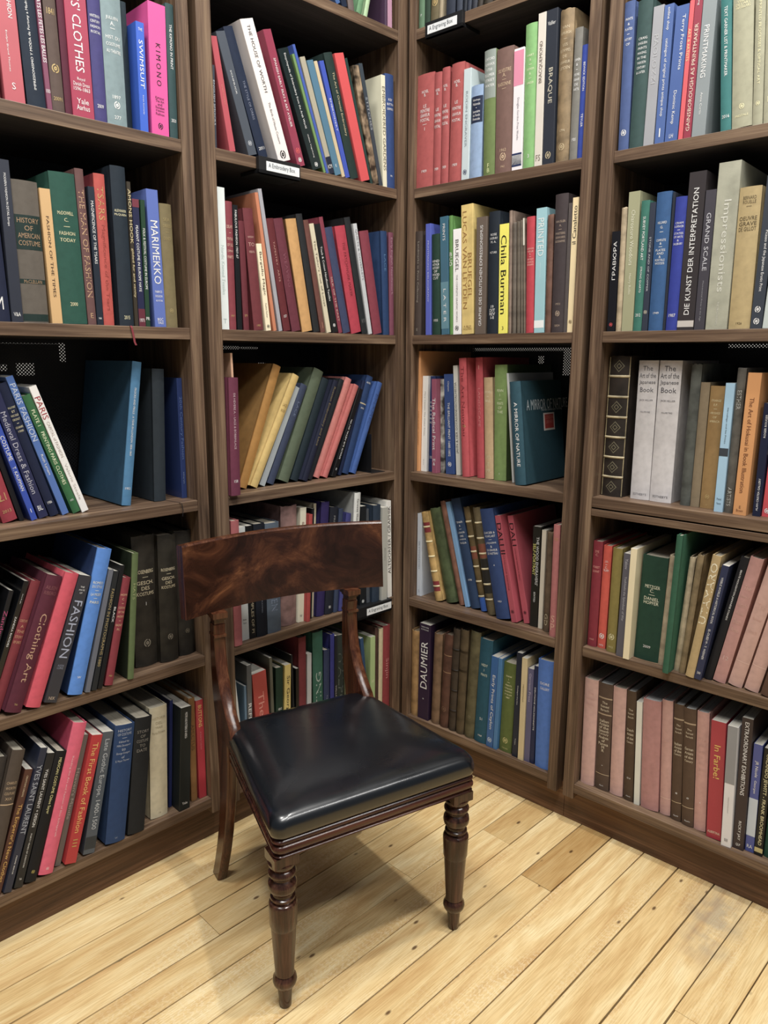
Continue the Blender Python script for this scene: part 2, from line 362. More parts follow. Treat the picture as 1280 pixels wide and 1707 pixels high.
BOOKS = '''@A1
0.5822 0.0006 0.0193 0.3000 0.0060|6a1c28|c|maroon book cut by left frame edge, fifth shelf up, far-left bookcase|
0.6192 -0.0223 0.0390 0.3000 0.0060|c4525e|p|coral book lettered FASHION, right of the maroon one, fifth shelf up, far-left bookcase|d@.18 .02 .5 .2 w DRESSING WITH FASHION;d@-.1 .55 .85 .1 w Evelyn Brand Thomas;h .88 .93 .25 w S
0.6619 -0.0350 0.0367 0.3100 0.0060|1e2b3c|c|navy book with upward white lettering, right of the coral one, fifth shelf up, far-left bookcase|u .35 .9 .16 w IMPRESIONISMO Y MODA de Fortuny a Madrazo
0.6867 -0.0360 0.0102 0.2900 0.0060|84405e|p|magenta thin patterned book, right of the navy one, fifth shelf up, far-left bookcase|d .05 .7 .7 w SIG OSEO LES PLATS LES FETES LES BALLES;h .86 .9 .8 w 100
0.7053 -0.0170 0.0250 0.2900 0.0060|5e4c44|c|taupe book with gold medallion, right of the magenta one, fifth shelf up, far-left bookcase|h .32 .4 .6 g 1841;E .72 .6 g;h .9 .93 .7 g 20091
0.7258 -0.0107 0.0137 0.3000 0.0060|5c1c34|c|plum narrow book, right of the taupe one, fifth shelf up, far-left bookcase|
0.7568 -0.0098 0.0462 0.3100 0.0060|b02c50|p|crimson book lettered CLOTHES, right of the plum one, fifth shelf up, far-left bookcase|d .1 .72 .42 w KINGS' CLOTHES;h .75 .84 .75 w Royal/Danish Dress/1596-1863;h .88 .96 .6 w Yale/Aarhus
0.7951 0.0000 0.0275 0.2900 0.0060|45407c|c|violet book stamped in white, right of the crimson one, fifth shelf up, far-left bookcase|h .28 .42 .75 w NINETEENTH/CENTURY/FASHION/IN DETAIL;h .88 .91 .5 w 2009
0.8326 0.0000 0.0449 0.2900 0.0060|7d9498|c|grey-green book stamped HIST, right of the violet one, fifth shelf up, far-left bookcase|h .26 .36 .6 w JULLIEN/A./—;h .38 .52 .7 w HIST. DU/COSTUME/AU THEATRE;h .79 .82 .4 w 1897;E .86 .3 w;h .93 .96 .4 w 277
0.8767 0.0020 0.0140 0.2652 0.0400|22333c|c|dark-teal book behind the blue one, fifth shelf up, far-left bookcase|
0.8944 0.0098 0.0193 0.2212 0.0060|2c64d8|p|bright-blue book lettered SWIMSUIT, right of the dark-teal one, fifth shelf up, far-left bookcase|h .04 .09 .5 w THE;d .16 .6 .45 w SWIMSUIT;d .65 .85 .16 w Sarah Kennedy
0.9337 0.0200 0.0423 0.2700 0.0060|e8409c e03c94|p|hot-pink book lettered KIMONO, right of the bright-blue one, fifth shelf up, far-left bookcase|d .3 .62 .32 k K I M O N O;h .7 .85 .5 k Kimono/The Art/and/Evolution/of Japanese/Fashion;E .93 .28 k
0.9681 0.0112 0.0197 0.2790 0.0060|2c4a4c|c|pine thin book, right of the hot-pink one, fifth shelf up, far-left bookcase|d .15 .48 .4 w THE KIMONO IN PRINT;h .85 .88 .6 w 2020
@A2
0.5540 -0.0253 0.0372 0.2875 0.0060|1c2440|c|navy book cut by left frame edge, fourth shelf up, far-left bookcase|h .8 .95 .4 w M
0.5856 -0.0027 0.0227 0.3126 0.0060|2f3442|p|slate book with white museum mark, right of the navy one, fourth shelf up, far-left bookcase|d .08 .4 .3 w MODERN FASHION IN DETAIL Europe;h .93 .97 .6 w V&A
0.6239 -0.0035 0.0514 0.2795 0.0060|625a50|c|grey-brown thick costume history book, right of the slate one, fourth shelf up, far-left bookcase|L .24 .48 1f3430;h .25 .46 .85 b08a60 HISTORY/OF/AMERICAN/COSTUME;L .69 .72 1f3430;h .69 .72 .7 b08a60 McCLELLAN;L .94 .99 1f3430
0.6668 -0.0183 0.0222 0.2700 0.0060|d8ab68 d8cbb0|p|buff thin book with loose jacket, right of the grey-brown one, fourth shelf up, far-left bookcase|d .2 .8 .25 4a3020 FASHION OF THE TIMES
0.7062 -0.0192 0.0541 0.3073 0.0060|1f5446|c|green thick cloth book dated 2000, right of the buff one, fourth shelf up, far-left bookcase|h .24 .46 .62 e8dfa8 McDOWELL/C./—/FASHION/TODAY;h .85 .88 .3 e8dfa8 2000
0.7439 -0.0205 0.0185 0.3210 0.0060|6c4846|c|mauve-brown book, raised gold title, right of the green one, fourth shelf up, far-left bookcase|d .13 .82 .6 c49a6c THE MAN OF FASHION;h .92 .96 .6 c49a6c E
0.7615 -0.0019 0.0144 0.2888 0.0060|222c3a|p|ink thin book, right of the mauve-brown one, fourth shelf up, far-left bookcase|d .1 .55 .4 w MAGNIFICENCE OF THE TSARS;h .94 .96 .5 w V&A
0.7825 -0.0040 0.0242 0.3182 0.0060|c0483e 7c2430|c|scarlet tall book, gold title, right of the ink one, fourth shelf up, far-left bookcase|d .08 .3 .55 c8974c TSARS;d .33 .9 .4 a83a30 Magnificence of the Tsars
0.8254 -0.0004 0.0343 0.3411 0.0060|1f2c38|c|midnight tallest cloth book, right of the scarlet one, fourth shelf up, far-left bookcase|h .26 .31 .8 e8e0b0 ALEXANDER/McQUEEN;h .93 .96 .4 e8e0b0 2015;R
0.8480 -0.0001 0.0088 0.3124 0.0060|3c3428|p|dark-olive slim book, gold capitals, right of the midnight one, fourth shelf up, far-left bookcase|d .05 .42 .9 e0cc90 AMONS HOOK;d .45 .8 .7 e0cc90 gilded fur and vanity
0.8616 0.0004 0.0163 0.2773 0.0060|24284c|p|indigo slim book with maroon tail, right of the dark-olive one, fourth shelf up, far-left bookcase|d .2 .72 .45 w PEASANT COSTUME IN EUROPE HAYE;L .0 .06 7a3040;L .86 1 6a2838;h .93 .97 .7 w 1971
0.8762 0.0110 0.0108 0.2785 0.0060|20442e|p|forest slim book, right of the indigo one, fourth shelf up, far-left bookcase|d .22 .7 .5 w FOLK & FESTIVAL COSTUME IN EUROPE;h .92 .95 .8 w PR
0.9082 -0.0156 0.0288 0.3044 0.0060|5c74c4|j|periwinkle book with bold white title, right of the forest one, fourth shelf up, far-left bookcase|d .22 .68 .6 w MARIMEKKO;h .72 .82 .6 w FABRICS/FASHION/ARCHITECTURE;h .93 .98 .5 w BGC/YALE
0.9391 -0.0106 0.0304 0.2782 0.0060|7a6c44|c|olive-brown book, faint gilt, right of the periwinkle one, fourth shelf up, far-left bookcase|h .1 .3 .6 a89458 SEA/DRESS/—/DEVICE;E .86 .3 a89458
@A3
0.5484 -0.2345 0.0321 0.2800 0.0500|a02c3c|c|crimson book at left edge, third shelf up, far-left bookcase|h .75 .85 .5 g 2.1;h .9 .93 .6 g 2013
0.5720 -0.2389 0.0107 0.2700 0.0500|17171d|c|black slim leaning book, right of the crimson one, third shelf up, far-left bookcase|
0.5937 -0.2703 0.0137 0.2800 0.0372|2f50b8|p|royal-blue slim book, right of the black one, third shelf up, far-left bookcase|d .3 .5 .6 w COSTUME;d .55 .75 .6 w T. KAUFMAN;h .9 .94 .5 w 1
0.6177 -0.2743 0.0216 0.2900 0.0463|2c3056|p|purple-navy book, silver title, right of the royal-blue one, third shelf up, far-left bookcase|d .15 .8 .5 b8b8c8 Medieval Dress & Fashion;h .88 .96 .5 w BL
0.6436 -0.2869 0.0207 0.3101 0.0500|182240|c|dark-navy book stamped 1986, right of the purple-navy one, third shelf up, far-left bookcase|h .16 .36 .8 e8e0b0 PAUL POIRET/ET/NICOLE/GROULT/—/LES ANNEES/1900;h .88 .91 .5 w 1986
0.6679 -0.3021 0.0165 0.3263 0.0500|5078c0|j|mid-blue tall leaning book, right of the dark-navy one, third shelf up, far-left bookcase|d .05 .45 .7 c8d4e8 PARIS FASHION;d .55 .7 .4 w Ruth Lynam
0.6946 -0.3294 0.0190 0.2859 0.0500|2c6c3c|c|green slim leaning book, right of the mid-blue one, third shelf up, far-left bookcase|d .12 .25 .4 e8f0c0 PLATE 1;d .3 .75 .4 e8f0c0 PRINTING PARIS CLOTHES;h .88 .9 .4 w 1970
0.7140 -0.3248 0.0175 0.3053 0.0500|f2f0ec 70242c|p|white slim book lettered PARIS, right of the green one, third shelf up, far-left bookcase|d .08 .25 .8 b8383c PARIS;d .27 .55 .45 c0b0a8 CAPITAL of FASHION;d .6 .9 .35 c8c0b8 Valerie Steele
0.8153 0.1469 0.0232 0.3471 0.0500|4280ac 1f4a66|c|steel-blue large book, broad cover showing, right of the white one, third shelf up, far-left bookcase|d .18 .65 .2 w FROCKS AND FRILLS . A YEAR IN LONDON 1800-1860;h .87 .89 .6 w 1952
0.9060 0.0420 0.0316 0.3277 0.0500|263038|c|charcoal plain book, right of the steel-blue one, third shelf up, far-left bookcase|R2
0.9738 0.0024 0.0142 0.3049 0.0500|2a3f78 2c58b8|j|cobalt glossy book beside bookcase side, third shelf up, far-left bookcase|d .1 .72 .6 5a78b8 20th Century Fashion;d .78 .88 .3 8098c8 bibliography
@A4
0.4195 0.2611 0.0136 0.3073 0.0326|16191c|j|black glossy book cut by frame, second shelf up, far-left bookcase|d .05 .4 .4 a0c040 Fashion
0.4330 0.3566 0.0113 0.2886 0.0350|1b1b20|p|black book with magenta script, right of the black one, second shelf up, far-left bookcase|d .08 .45 .7 c03878 Zandra
0.4460 0.3875 0.0127 0.3108 0.0213|15161a|j|black book, white upright capitals, second shelf up, far-left bookcase|d .06 .2 .18 w Anne Knight;d .26 .48 .3 w ZANDRA RHODES
0.4646 0.4012 0.0223 0.3055 0.0226|862c36|c|brick-red book with gilt lines, right of the black one, second shelf up, far-left bookcase|h .28 .48 .8 d8a070 COSTUME/A/THE/STORY/OF DRESS
0.4957 0.4007 0.0375 0.3132 0.0008|5c2034|c|maroon thick book, script title, right of the brick-red one, second shelf up, far-left bookcase|h .07 .15 .75 8a4a50 AILEEN/RIBEIRO;d .28 .78 .5 c89a78 Clothing Art;h .93 .95 .2 g Yale
0.5375 0.3846 0.0340 0.3113 -0.0030|d8445a|c|watermelon-red unlettered book, right of the maroon one, second shelf up, far-left bookcase|
0.5752 0.3694 0.0303 0.2985 -0.0030|36363e|p|graphite book lettered FASHION, right of the watermelon-red one, second shelf up, far-left bookcase|h .08 .15 .5 w THE/ANALYSIS/OF;d .2 .65 .65 a8b0c8 FASHION;h .7 .74 .5 8890a8 ALISON/LURIE;h .95 .98 .5 c0a890 NIX
0.6332 0.2892 0.0357 0.3482 -0.0030|4a8ae0 16305c|c|azure thick tall book, right of the graphite one, second shelf up, far-left bookcase|h .22 .38 .7 e8e8c8 ROMEO/DU STYLE/—/LA MODE/—/PARIS;h .87 .89 .3 w W
0.6631 0.2763 0.0118 0.2961 -0.0030|666a76|p|grey very thin book, right of the azure one, second shelf up, far-left bookcase|
0.6783 0.2702 0.0130 0.2891 -0.0030|24282c|p|smoky book, photographic title, right of the grey one, second shelf up, far-left bookcase|d .15 .8 .5 b0985c FASHION IN PHOTOGRAPHS 1880
0.6929 0.2661 0.0115 0.3003 -0.0030|15171b|p|black slim book under a ledge, second shelf up, far-left bookcase|d .3 .5 .4 w BLACK
0.7148 0.2476 0.0204 0.2647 -0.0030|8a2c38|c|wine book with gilt block title, right of the black one, second shelf up, far-left bookcase|h .14 .5 .8 e0b080 HOPE/C./—/COSTUME/OF THE/ANCIENTS/—/RACINET/PL;h .9 .92 .4 g 1966
0.7715 0.1048 0.0152 0.3159 -0.0030|5a6c3c 1c2818|c|moss thin book, right of the wine one, second shelf up, far-left bookcase|d .2 .4 .4 a0a868 HATS
0.8419 0.0275 0.0616 0.3423 0.0432|2f2a22|o|blackish worn book numbered 1, right of the moss one, second shelf up, far-left bookcase|h .25 .46 .75 d8c8a0 ROSENBERG/—/GESCH./DES/KOSTUMS;h .5 .53 .15 w 1;E .82 .3 8c8270
0.8992 0.0270 0.0507 0.3372 0.0294|2c2820|o|blackish second of three matching books, second shelf up, far-left bookcase|h .25 .42 .75 d8c8a0 ROSENBERG/—/GESCH./DES/KOSTUMS;E .8 .28 8c8270
0.9546 0.0105 0.0469 0.3373 0.0371|28241e|o|blackish third of three matching books, second shelf up, far-left bookcase|h .25 .4 .75 8c8270 ROSENBERG/GESCH.;E .8 .25 6c6250
@A5
0.3703 0.2980 0.0276 0.3381 0.0124|3c3632|c|dark-umber book cut by frame, bottom shelf, far-left bookcase|
0.4001 0.3067 0.0298 0.3458 0.0015|52463c|c|umber thick book, gilt bands, right of the dark-umber one, bottom shelf, far-left bookcase|h .2 .34 .75 c8a880 CHARLES/WORTH/COUTURE/XIX;L .36 .365 c8a880
0.4255 0.3467 0.0189 0.2900 0.0086|583226|p|russet book with gold script, right of the umber one, bottom shelf, far-left bookcase|d .05 .22 .2 e0c8a0 CREATIONS DREAMS;d .28 .9 .6 e8b040 The Emperor's New Clothes
0.4458 0.3432 0.0177 0.3358 0.0002|262e44|p|blue-black book, wide serif title, right of the russet one, bottom shelf, far-left bookcase|d .12 .6 .7 a8b0c0 YVES SAINT LAURENT;d .72 .9 .15 w PIERRE BERGE
0.4688 0.3333 0.0200 0.3151 -0.0005|1b1e24|p|black book with small white mark, right of the blue-black one, bottom shelf, far-left bookcase|d .12 .55 .4 w YVES SAINT LAURENT + DESIGN;d .6 .85 .16 w FORTY YEARS OF CREATION;h .92 .95 .3 w Yale
0.4952 0.3261 0.0264 0.3100 -0.0030|16171b|c|jet book with yellow lettering, right of the black one, bottom shelf, far-left bookcase|d .05 .48 .4 e8e090 MEXICAN COSTUME Chloe Sayer;E .92 .3 b0a040
0.5301 0.3155 0.0348 0.3643 -0.0030|e45474 b02c50|c|rose-pink tall book, right of the jet one, bottom shelf, far-left bookcase|d .22 .75 .16 f4c0c8 Reading the Art and Fashion of Elsa Schiaparelli;E .96 .2 f4c0c8
0.5639 0.2998 0.0147 0.3214 0.0127|6b625c|p|grey slim book behind pink one, bottom shelf, far-left bookcase|d .2 .7 .5 b0a89c Heaven's Mantle
0.5878 0.2955 0.0284 0.3165 -0.0030|bc1c26|p|red book, large gold title, right of the grey one, bottom shelf, far-left bookcase|d .06 .76 .45 f0b850 The First Book of Fashion;d .8 .88 .4 c89038 III
0.6355 0.2377 0.0296 0.3077 0.0025|465260|j|blue-grey jacketed book, right of the red one, bottom shelf, far-left bookcase|d .06 .8 .5 b8c0c8 Late Gothic Europe, 1400-1500;L .86 .96 2c343c
0.7021 0.1563 0.0514 0.3075 -0.0030|22406c|c|marine thick book, silver lines, right of the blue-grey one, bottom shelf, far-left bookcase|h .03 .32 .7 b0b8c8 HISTORY/OF COSTUME/—/Edited by/Millia Davenport/to/George Grangers/of/E. Mayer Thurman;h .95 .97 .4 8090a8 W
0.7583 0.1341 0.0452 0.3095 -0.0030|1c1f22|c|black round-backed old book, right of the marine one, bottom shelf, far-left bookcase|h .1 .3 .7 88847c STORY/OF/COSTUME/TO/DATE
0.8363 0.0500 0.0491 0.3114 0.0203|cdc2a0|c|cream vellum-bound thick book, right of the black one, bottom shelf, far-left bookcase|h .08 .25 .75 a89c78 HISTORIA/DEL/TRAJE/Parte Primera;h .95 .97 .4 8c8060 19
0.8792 0.0687 0.0090 0.3063 0.0421|1c2860|p|blue thin book beside vellum one, bottom shelf, far-left bookcase|
0.9004 0.0721 0.0314 0.2924 0.0041|1a2224|p|black boxed book, tiny lettering, right of the blue one, bottom shelf, far-left bookcase|d .05 .3 .35 w MOTIFS AND PATTERNS OF AFRICA;h .92 .95 .5 w Yale
0.9426 0.0212 0.0183 0.3018 0.0223|94662c|c|tan-brown tall book, right of the black one, bottom shelf, far-left bookcase|d .25 .5 .5 5c3c18 AMICTUS
0.9680 0.0077 0.0227 0.2902 0.0202|bc2438|j|red slim book lettered BUTTONS, right of the tan-brown one, bottom shelf, far-left bookcase|d .05 .27 .5 f0c860 BUTTONS;d .32 .5 .3 e08088 A Guide for Collectors
@B0
1.4795 -0.7214 0.0194 0.2700 0.0060|3c64a0|p|blue thin book, topmost shelf, bookcase left of corner|
1.5005 -0.3828 0.0204 0.2700 0.0060|1c2840|p|navy thin book, right of the blue one, topmost shelf, bookcase left of corner|
1.5253 -0.1683 0.0215 0.2700 0.0060|6c5c58|c|brown slim book, right of the navy one, topmost shelf, bookcase left of corner|
1.5504 0.2792 0.0181 0.2700 0.0060|5c8c60|c|green slim book, right of the brown one, topmost shelf, bookcase left of corner|
1.5752 0.2490 0.0131 0.2700 0.0060|a4c494|c|pale-green slim book, right of the green one, topmost shelf, bookcase left of corner|
1.6558 -0.0077 0.0075 0.2700 0.0060|4c3450|p|dark-purple thin book, right of the pale-green one, topmost shelf, bookcase left of corner|
1.6720 -0.0206 0.0159 0.2700 0.0060|b884a0|p|lilac slim book, right of the dark-purple one, topmost shelf, bookcase left of corner|
@B1
1.0781 0.0082 0.0073 0.1822 0.0060|3c4250|p|slate thin book beside the upright, fifth shelf up, bookcase left of corner|d .1 .8 .6 c0c4cc ENGLISH SMOCKS
1.1267 -0.1758 0.0176 0.2475 0.0060|c04c58|j|coral leaning book, right of the slate one, fifth shelf up, bookcase left of corner|d .3 .7 .15 e08070 EMBROIDERY
1.1873 -0.3257 0.0275 0.2701 0.0060|4a525e|p|stone-grey leaning book, right of the coral one, fifth shelf up, bookcase left of corner|d .3 .5 .15 w SCHMUCK;E .9 .4 c0c4cc
1.2225 -0.3478 0.0288 0.2898 0.0060|1a2842|c|deep-navy leaning book, right of the stone-grey one, fifth shelf up, bookcase left of corner|d .4 .7 .3 8088a0 THE STYLE OF DRESS;h .91 .94 .7 w 2011
1.2880 -0.3566 0.0426 0.3207 0.0060|f0e6e2 b89a98|j|white thick book, black title, fifth shelf up, bookcase left of corner|d .04 .5 .35 303030 THE HOUSE OF WORTH;d .57 .87 .28 606060 The Birth of Haute Couture;E .95 .45 k
1.3429 -0.3449 0.0270 0.3158 0.0060|9c3450|j|raspberry leaning book, right of the white one, fifth shelf up, bookcase left of corner|d .2 .7 .25 w SPANISH EARLY SILKS & ART ATELIER;E .88 .5 e85050;E .95 .4 w
1.3990 -0.4109 0.0375 0.2883 0.0060|1c2a2c|j|green-black leaning book, right of the raspberry one, fifth shelf up, bookcase left of corner|d .04 .65 .22 w Encyclopedia of Embroidery from the Arab World;d .7 .9 .12 w Gillian Vogelsang;E .96 .3 w
1.4233 -0.3855 0.0090 0.2858 0.0060|6c9450|p|leaf-green very thin book, right of the green-black one, fifth shelf up, bookcase left of corner|
1.4337 -0.3847 0.0096 0.3100 0.0060|3c5cb4|p|blue very thin tall book, fifth shelf up, bookcase left of corner|
1.4490 -0.3686 0.0188 0.2838 0.0060|aca48c|p|speckled beige thin book, right of the blue one, fifth shelf up, bookcase left of corner|L .85 1 20283c;h .91 .96 .8 w ICM
1.4728 -0.3655 0.0241 0.2812 0.0060|4a7c98|p|dusty-teal thin book, right of the speckled one, fifth shelf up, bookcase left of corner|h .9 .93 .4 w E
1.4923 -0.3640 0.0128 0.2856 0.0060|cdb88e|p|cream very thin book, right of the dusty-teal one, fifth shelf up, bookcase left of corner|
1.5083 -0.3385 0.0171 0.2892 0.0060|3854c0|p|ultramarine thin book, right of the cream one, fifth shelf up, bookcase left of corner|d .2 .7 .3 w EMBROIDERY
1.5372 -0.3235 0.0320 0.3138 0.0060|1c3430|c|bottle-green book, small title, right of the ultramarine one, fifth shelf up, bookcase left of corner|d .15 .65 .3 d0c090 The Art of Oriental Embroidery
1.5773 -0.3253 0.0359 0.3216 0.0060|e04448|p|vermilion leaning book, right of the bottle-green one, fifth shelf up, bookcase left of corner|
1.6010 -0.3234 0.0094 0.3195 0.0060|20403c|p|dark-green very thin book, right of the vermilion one, fifth shelf up, bookcase left of corner|
1.6189 -0.2741 0.0244 0.3042 0.0060|8a7458|m|camouflage patterned leaning book, right of the dark-green one, fifth shelf up, bookcase left of corner|
1.6395 -0.2719 0.0147 0.3151 0.0060|38444e|p|slate leaning book, right of the camouflage one, fifth shelf up, bookcase left of corner|d .25 .55 .5 a0a8b0 STITCHES
1.6558 -0.0370 0.0158 0.2976 0.0060|e4e0c0 dcd8a0|p|ivory thin book, upright capitals, fifth shelf up, bookcase left of corner|d .1 .85 .7 707060 EMBROIDERED GARDENS
1.6822 -0.0323 0.0347 0.3062 0.0060|28467f|c|navy-blue cloth book, white title, fifth shelf up, bookcase left of corner|h .2 .32 .7 w KEY/BUTTON/GARMENTS;h .88 .9 .4 w PR
@B2
1.0867 -0.0005 0.0242 0.3373 0.0060|dce6e4|p|white tall book, fourth shelf up, bookcase left of corner|d .4 .75 .35 b8ccc8 Nordic Knitted Textiles;h .92 .96 .5 a0b0b0 T
1.1107 -0.0028 0.0203 0.3082 0.0060|8a3440|c|red cloth book beside white one, fourth shelf up, bookcase left of corner|h .17 .45 .8 e0b8a0 DELAYE/—/TEXTILES/OF OLD/COMPANY/PARTS;h .88 .9 .5 g 1957
1.1309 -0.0090 0.0143 0.3019 0.0060|14171c|p|black slim book with white capitals, fourth shelf up, bookcase left of corner|d .04 .42 .4 w FABULOUS FASHION 1907-67
1.1519 -0.0251 0.0170 0.2667 0.0060|6c2430|c|oxblood narrow book, right of the black one, fourth shelf up, bookcase left of corner|h .85 .88 .5 g 19
1.1913 -0.0823 0.0295 0.2998 0.0060|742c34|c|brick tall book, gilt lines, fourth shelf up, bookcase left of corner|h .2 .38 .6 d8a898 HANDBOOK/TO/WEAVING;h .95 .97 .4 g 1952
1.2214 -0.1115 0.0160 0.2183 0.0060|f6e8c0|p|cream short book lettered Magic, fourth shelf up, bookcase left of corner|d .06 .62 .55 301c10 Bargello Magic;d .68 .85 .25 604030 Pauline Fischer;E .95 .5 202020
1.2428 -0.1445 0.0102 0.3438 0.0060|d07c50 7c4030|p|orange tall thin book, right of the cream one, fourth shelf up, bookcase left of corner|
1.2613 -0.1634 0.0118 0.3551 0.0060|a6a6ae|p|grey tall thin book, right of the orange one, fourth shelf up, bookcase left of corner|
1.2846 -0.1784 0.0241 0.2866 0.0060|682028|c|blood-red cloth book, right of the grey one, fourth shelf up, bookcase left of corner|d .15 .6 .2 c89080 TAPESTRY . ARTS;h .85 .88 .4 w 157
1.3172 -0.1930 0.0304 0.2906 0.0060|6e2c3c|c|maroon cloth book, right of the blood-red one, fourth shelf up, bookcase left of corner|d .3 .6 .3 8c4858 WEAVING
1.3564 -0.1777 0.0355 0.2939 0.0060|d09a4e 7c5028|c|mustard cloth book, right of the maroon one, fourth shelf up, bookcase left of corner|
1.3884 -0.1862 0.0214 0.3113 0.0060|24272a|c|black tall cloth book, right of the mustard one, fourth shelf up, bookcase left of corner|
1.4120 -0.1971 0.0170 0.2993 0.0060|704238|c|chocolate slim book, right of the black one, fourth shelf up, bookcase left of corner|h .9 .97 .6 a87058 I
1.4330 -0.2086 0.0163 0.2927 0.0060|d8ccaa|p|parchment thin book, right of the chocolate one, fourth shelf up, bookcase left of corner|d .1 .8 .4 605848 The Tailor's Cut of Lovat
1.4568 -0.2212 0.0216 0.2942 0.0060|1d1f22|p|black slim book, white upright title, fourth shelf up, bookcase left of corner|d .2 .7 .3 w Track & Cotton Handloom Textiles;E .93 .4 w
1.4780 -0.2288 0.0142 0.3161 0.0060|8a3044|c|claret thin book, right of the black one, fourth shelf up, bookcase left of corner|d .5 .9 .4 d0b0a0 SILK OF THE EAST
1.5033 -0.2382 0.0280 0.2914 0.0060|3a4468|c|blue-violet cloth book, right of the claret one, fourth shelf up, bookcase left of corner|
1.5426 -0.2174 0.0398 0.2982 0.0060|bc2c44|c|cherry cloth book, right of the blue-violet one, fourth shelf up, bookcase left of corner|d .15 .65 .4 8c2030 THE PATCHWORK MAKER
1.5762 -0.2221 0.0225 0.3267 0.0060|222629|c|black tall slim book, right of the cherry one, fourth shelf up, bookcase left of corner|h .85 .92 .5 808080 111
1.5971 -0.2062 0.0149 0.3127 0.0060|c6cace|p|pale-grey thin book, right of the black one, fourth shelf up, bookcase left of corner|d .05 .5 .5 808088 QUILTS & COVERLETS
1.6308 -0.2025 0.0369 0.2952 0.0060|8a3244|c|rosewood cloth book, right of the pale-grey one, fourth shelf up, bookcase left of corner|
1.6667 -0.0472 0.0255 0.3006 0.0060|1f3f6c|c|sea-blue cloth book, right of the rosewood one, fourth shelf up, bookcase left of corner|d .1 .5 .3 5080b0 LACE
1.6900 -0.0242 0.0190 0.3001 0.0060|7c3e54|c|mauve slim book at the corner, fourth shelf up, bookcase left of corner|d .05 .6 .5 b88898 Early English Needlework
@B3
1.0886 0.0132 0.0283 0.3057 -0.0150|6e2c46|c|maroon book jutting past shelf edge, third shelf up, bookcase left of corner|d .13 .6 .2 d0b0b8 DE HEVERE A. - LACE & BOBBINLACE;h .86 .89 .4 w 158
1.1262 -0.0235 0.0067 0.3672 0.0300|e0ac84|c|peach tall book behind maroon one, third shelf up, bookcase left of corner|
1.1517 0.3866 0.0282 0.3544 0.0500|b27c22 8c6420|c|amber thick leaning book, right of the peach one, third shelf up, bookcase left of corner|
1.1799 0.5124 0.0262 0.3402 0.0385|d6b45c|c|gold leaning book, right of the amber one, third shelf up, bookcase left of corner|h .25 .35 .6 8c6c28 LACE/BOOK
1.2158 0.4847 0.0205 0.3008 0.0500|a8b2b6|p|pale-grey leaning book, right of the gold one, third shelf up, bookcase left of corner|
1.2446 0.4709 0.0256 0.3041 0.0500|3a4560|c|slate-blue leaning book, right of the pale-grey one, third shelf up, bookcase left of corner|d .1 .4 .3 7080a0 LACE
1.2909 0.4414 0.0404 0.3433 0.0500|5a6850|c|sage thick leaning book, right of the slate-blue one, third shelf up, bookcase left of corner|
1.3300 0.4306 0.0289 0.3163 0.0491|1c2c34|c|dark-teal leaning book, right of the sage one, third shelf up, bookcase left of corner|
1.3558 0.4370 0.0204 0.3118 0.0315|1c2138|c|black-navy book, long bronze title, third shelf up, bookcase left of corner|d .06 .65 .5 8c7c50 Russian Embroidery and Lace
1.3811 0.4558 0.0200 0.3175 0.0415|1f242a|c|charcoal leaning book, right of the black-navy one, third shelf up, bookcase left of corner|
1.4133 0.4623 0.0267 0.3199 0.0500|d87c74|c|salmon leaning book, right of the charcoal one, third shelf up, bookcase left of corner|
1.4388 0.4826 0.0206 0.3008 0.0388|c86660|c|rose-pink slim leaning book, right of the salmon one, third shelf up, bookcase left of corner|
1.4713 0.4396 0.0180 0.2842 0.0368|141518|p|black book, white upward lettering, third shelf up, bookcase left of corner|u .35 .8 .3 w EMAUX SUR METAL DU IXe;h .9 .93 .4 w II
1.5079 0.3686 0.0128 0.3034 0.0500|18264a|c|navy narrow leaning book, right of the black one, third shelf up, bookcase left of corner|
1.5319 0.3594 0.0275 0.3146 0.0500|224070|c|marine book with gilt bands, third shelf up, bookcase left of corner|h .06 .08 .7 w ALFRED;L .28 .29 c8b890;h .3 .36 .5 w ENAMELS
1.5575 0.4190 0.0213 0.3002 0.0412|3860a8|c|blue slim book against bookend, third shelf up, bookcase left of corner|d .1 .5 .5 2c4c88 ENAMEL
@B4
1.0867 0.0046 0.0244 0.3523 -0.0050|b05a5c|c|dusty-pink book jutting forward, second shelf up, bookcase left of corner|
1.1235 -0.0073 0.0265 0.3260 0.0182|ccd0cc|p|white slim book, right of the dusty-pink one, second shelf up, bookcase left of corner|h .45 .52 .5 606060 ART/OF;h .8 .86 .4 606060 British/Museum
1.1477 -0.0062 0.0198 0.3265 0.0143|15171a|p|black slim book, spaced capitals, second shelf up, bookcase left of corner|d .55 .95 .4 c8b890 EXAMPLES OF PI
1.1768 -0.0043 0.0362 0.3286 0.0087|171c28|c|ink-blue book, right of the black one, second shelf up, bookcase left of corner|d .6 .8 .1 808898 ENGRAVING
1.2198 0.0000 0.0476 0.3241 0.0090|586676|c|steel-blue book, large pale word, second shelf up, bookcase left of corner|d .5 .8 .6 7888a0 HAVEN
1.2850 0.0276 0.0574 0.3593 0.0253|906c66|o|pinkish-brown thick worn book, right of the steel-blue one, second shelf up, bookcase left of corner|
1.3258 0.0496 0.0221 0.3484 0.0237|e2dec2|p|cream slim book, right of the pinkish-brown one, second shelf up, bookcase left of corner|h .12 .16 .5 804040 P;h .93 .96 .4 404040 W
1.3442 0.0501 0.0127 0.3272 0.0100|b43c38|c|red short book, right of the cream one, second shelf up, bookcase left of corner|
1.3659 0.0483 0.0091 0.3397 0.0267|1c1c20|p|black sliver of book, right of the red one, second shelf up, bookcase left of corner|
1.3796 0.0499 0.0103 0.3514 0.0352|c4b898|c|beige book, right of the black one, second shelf up, bookcase left of corner|
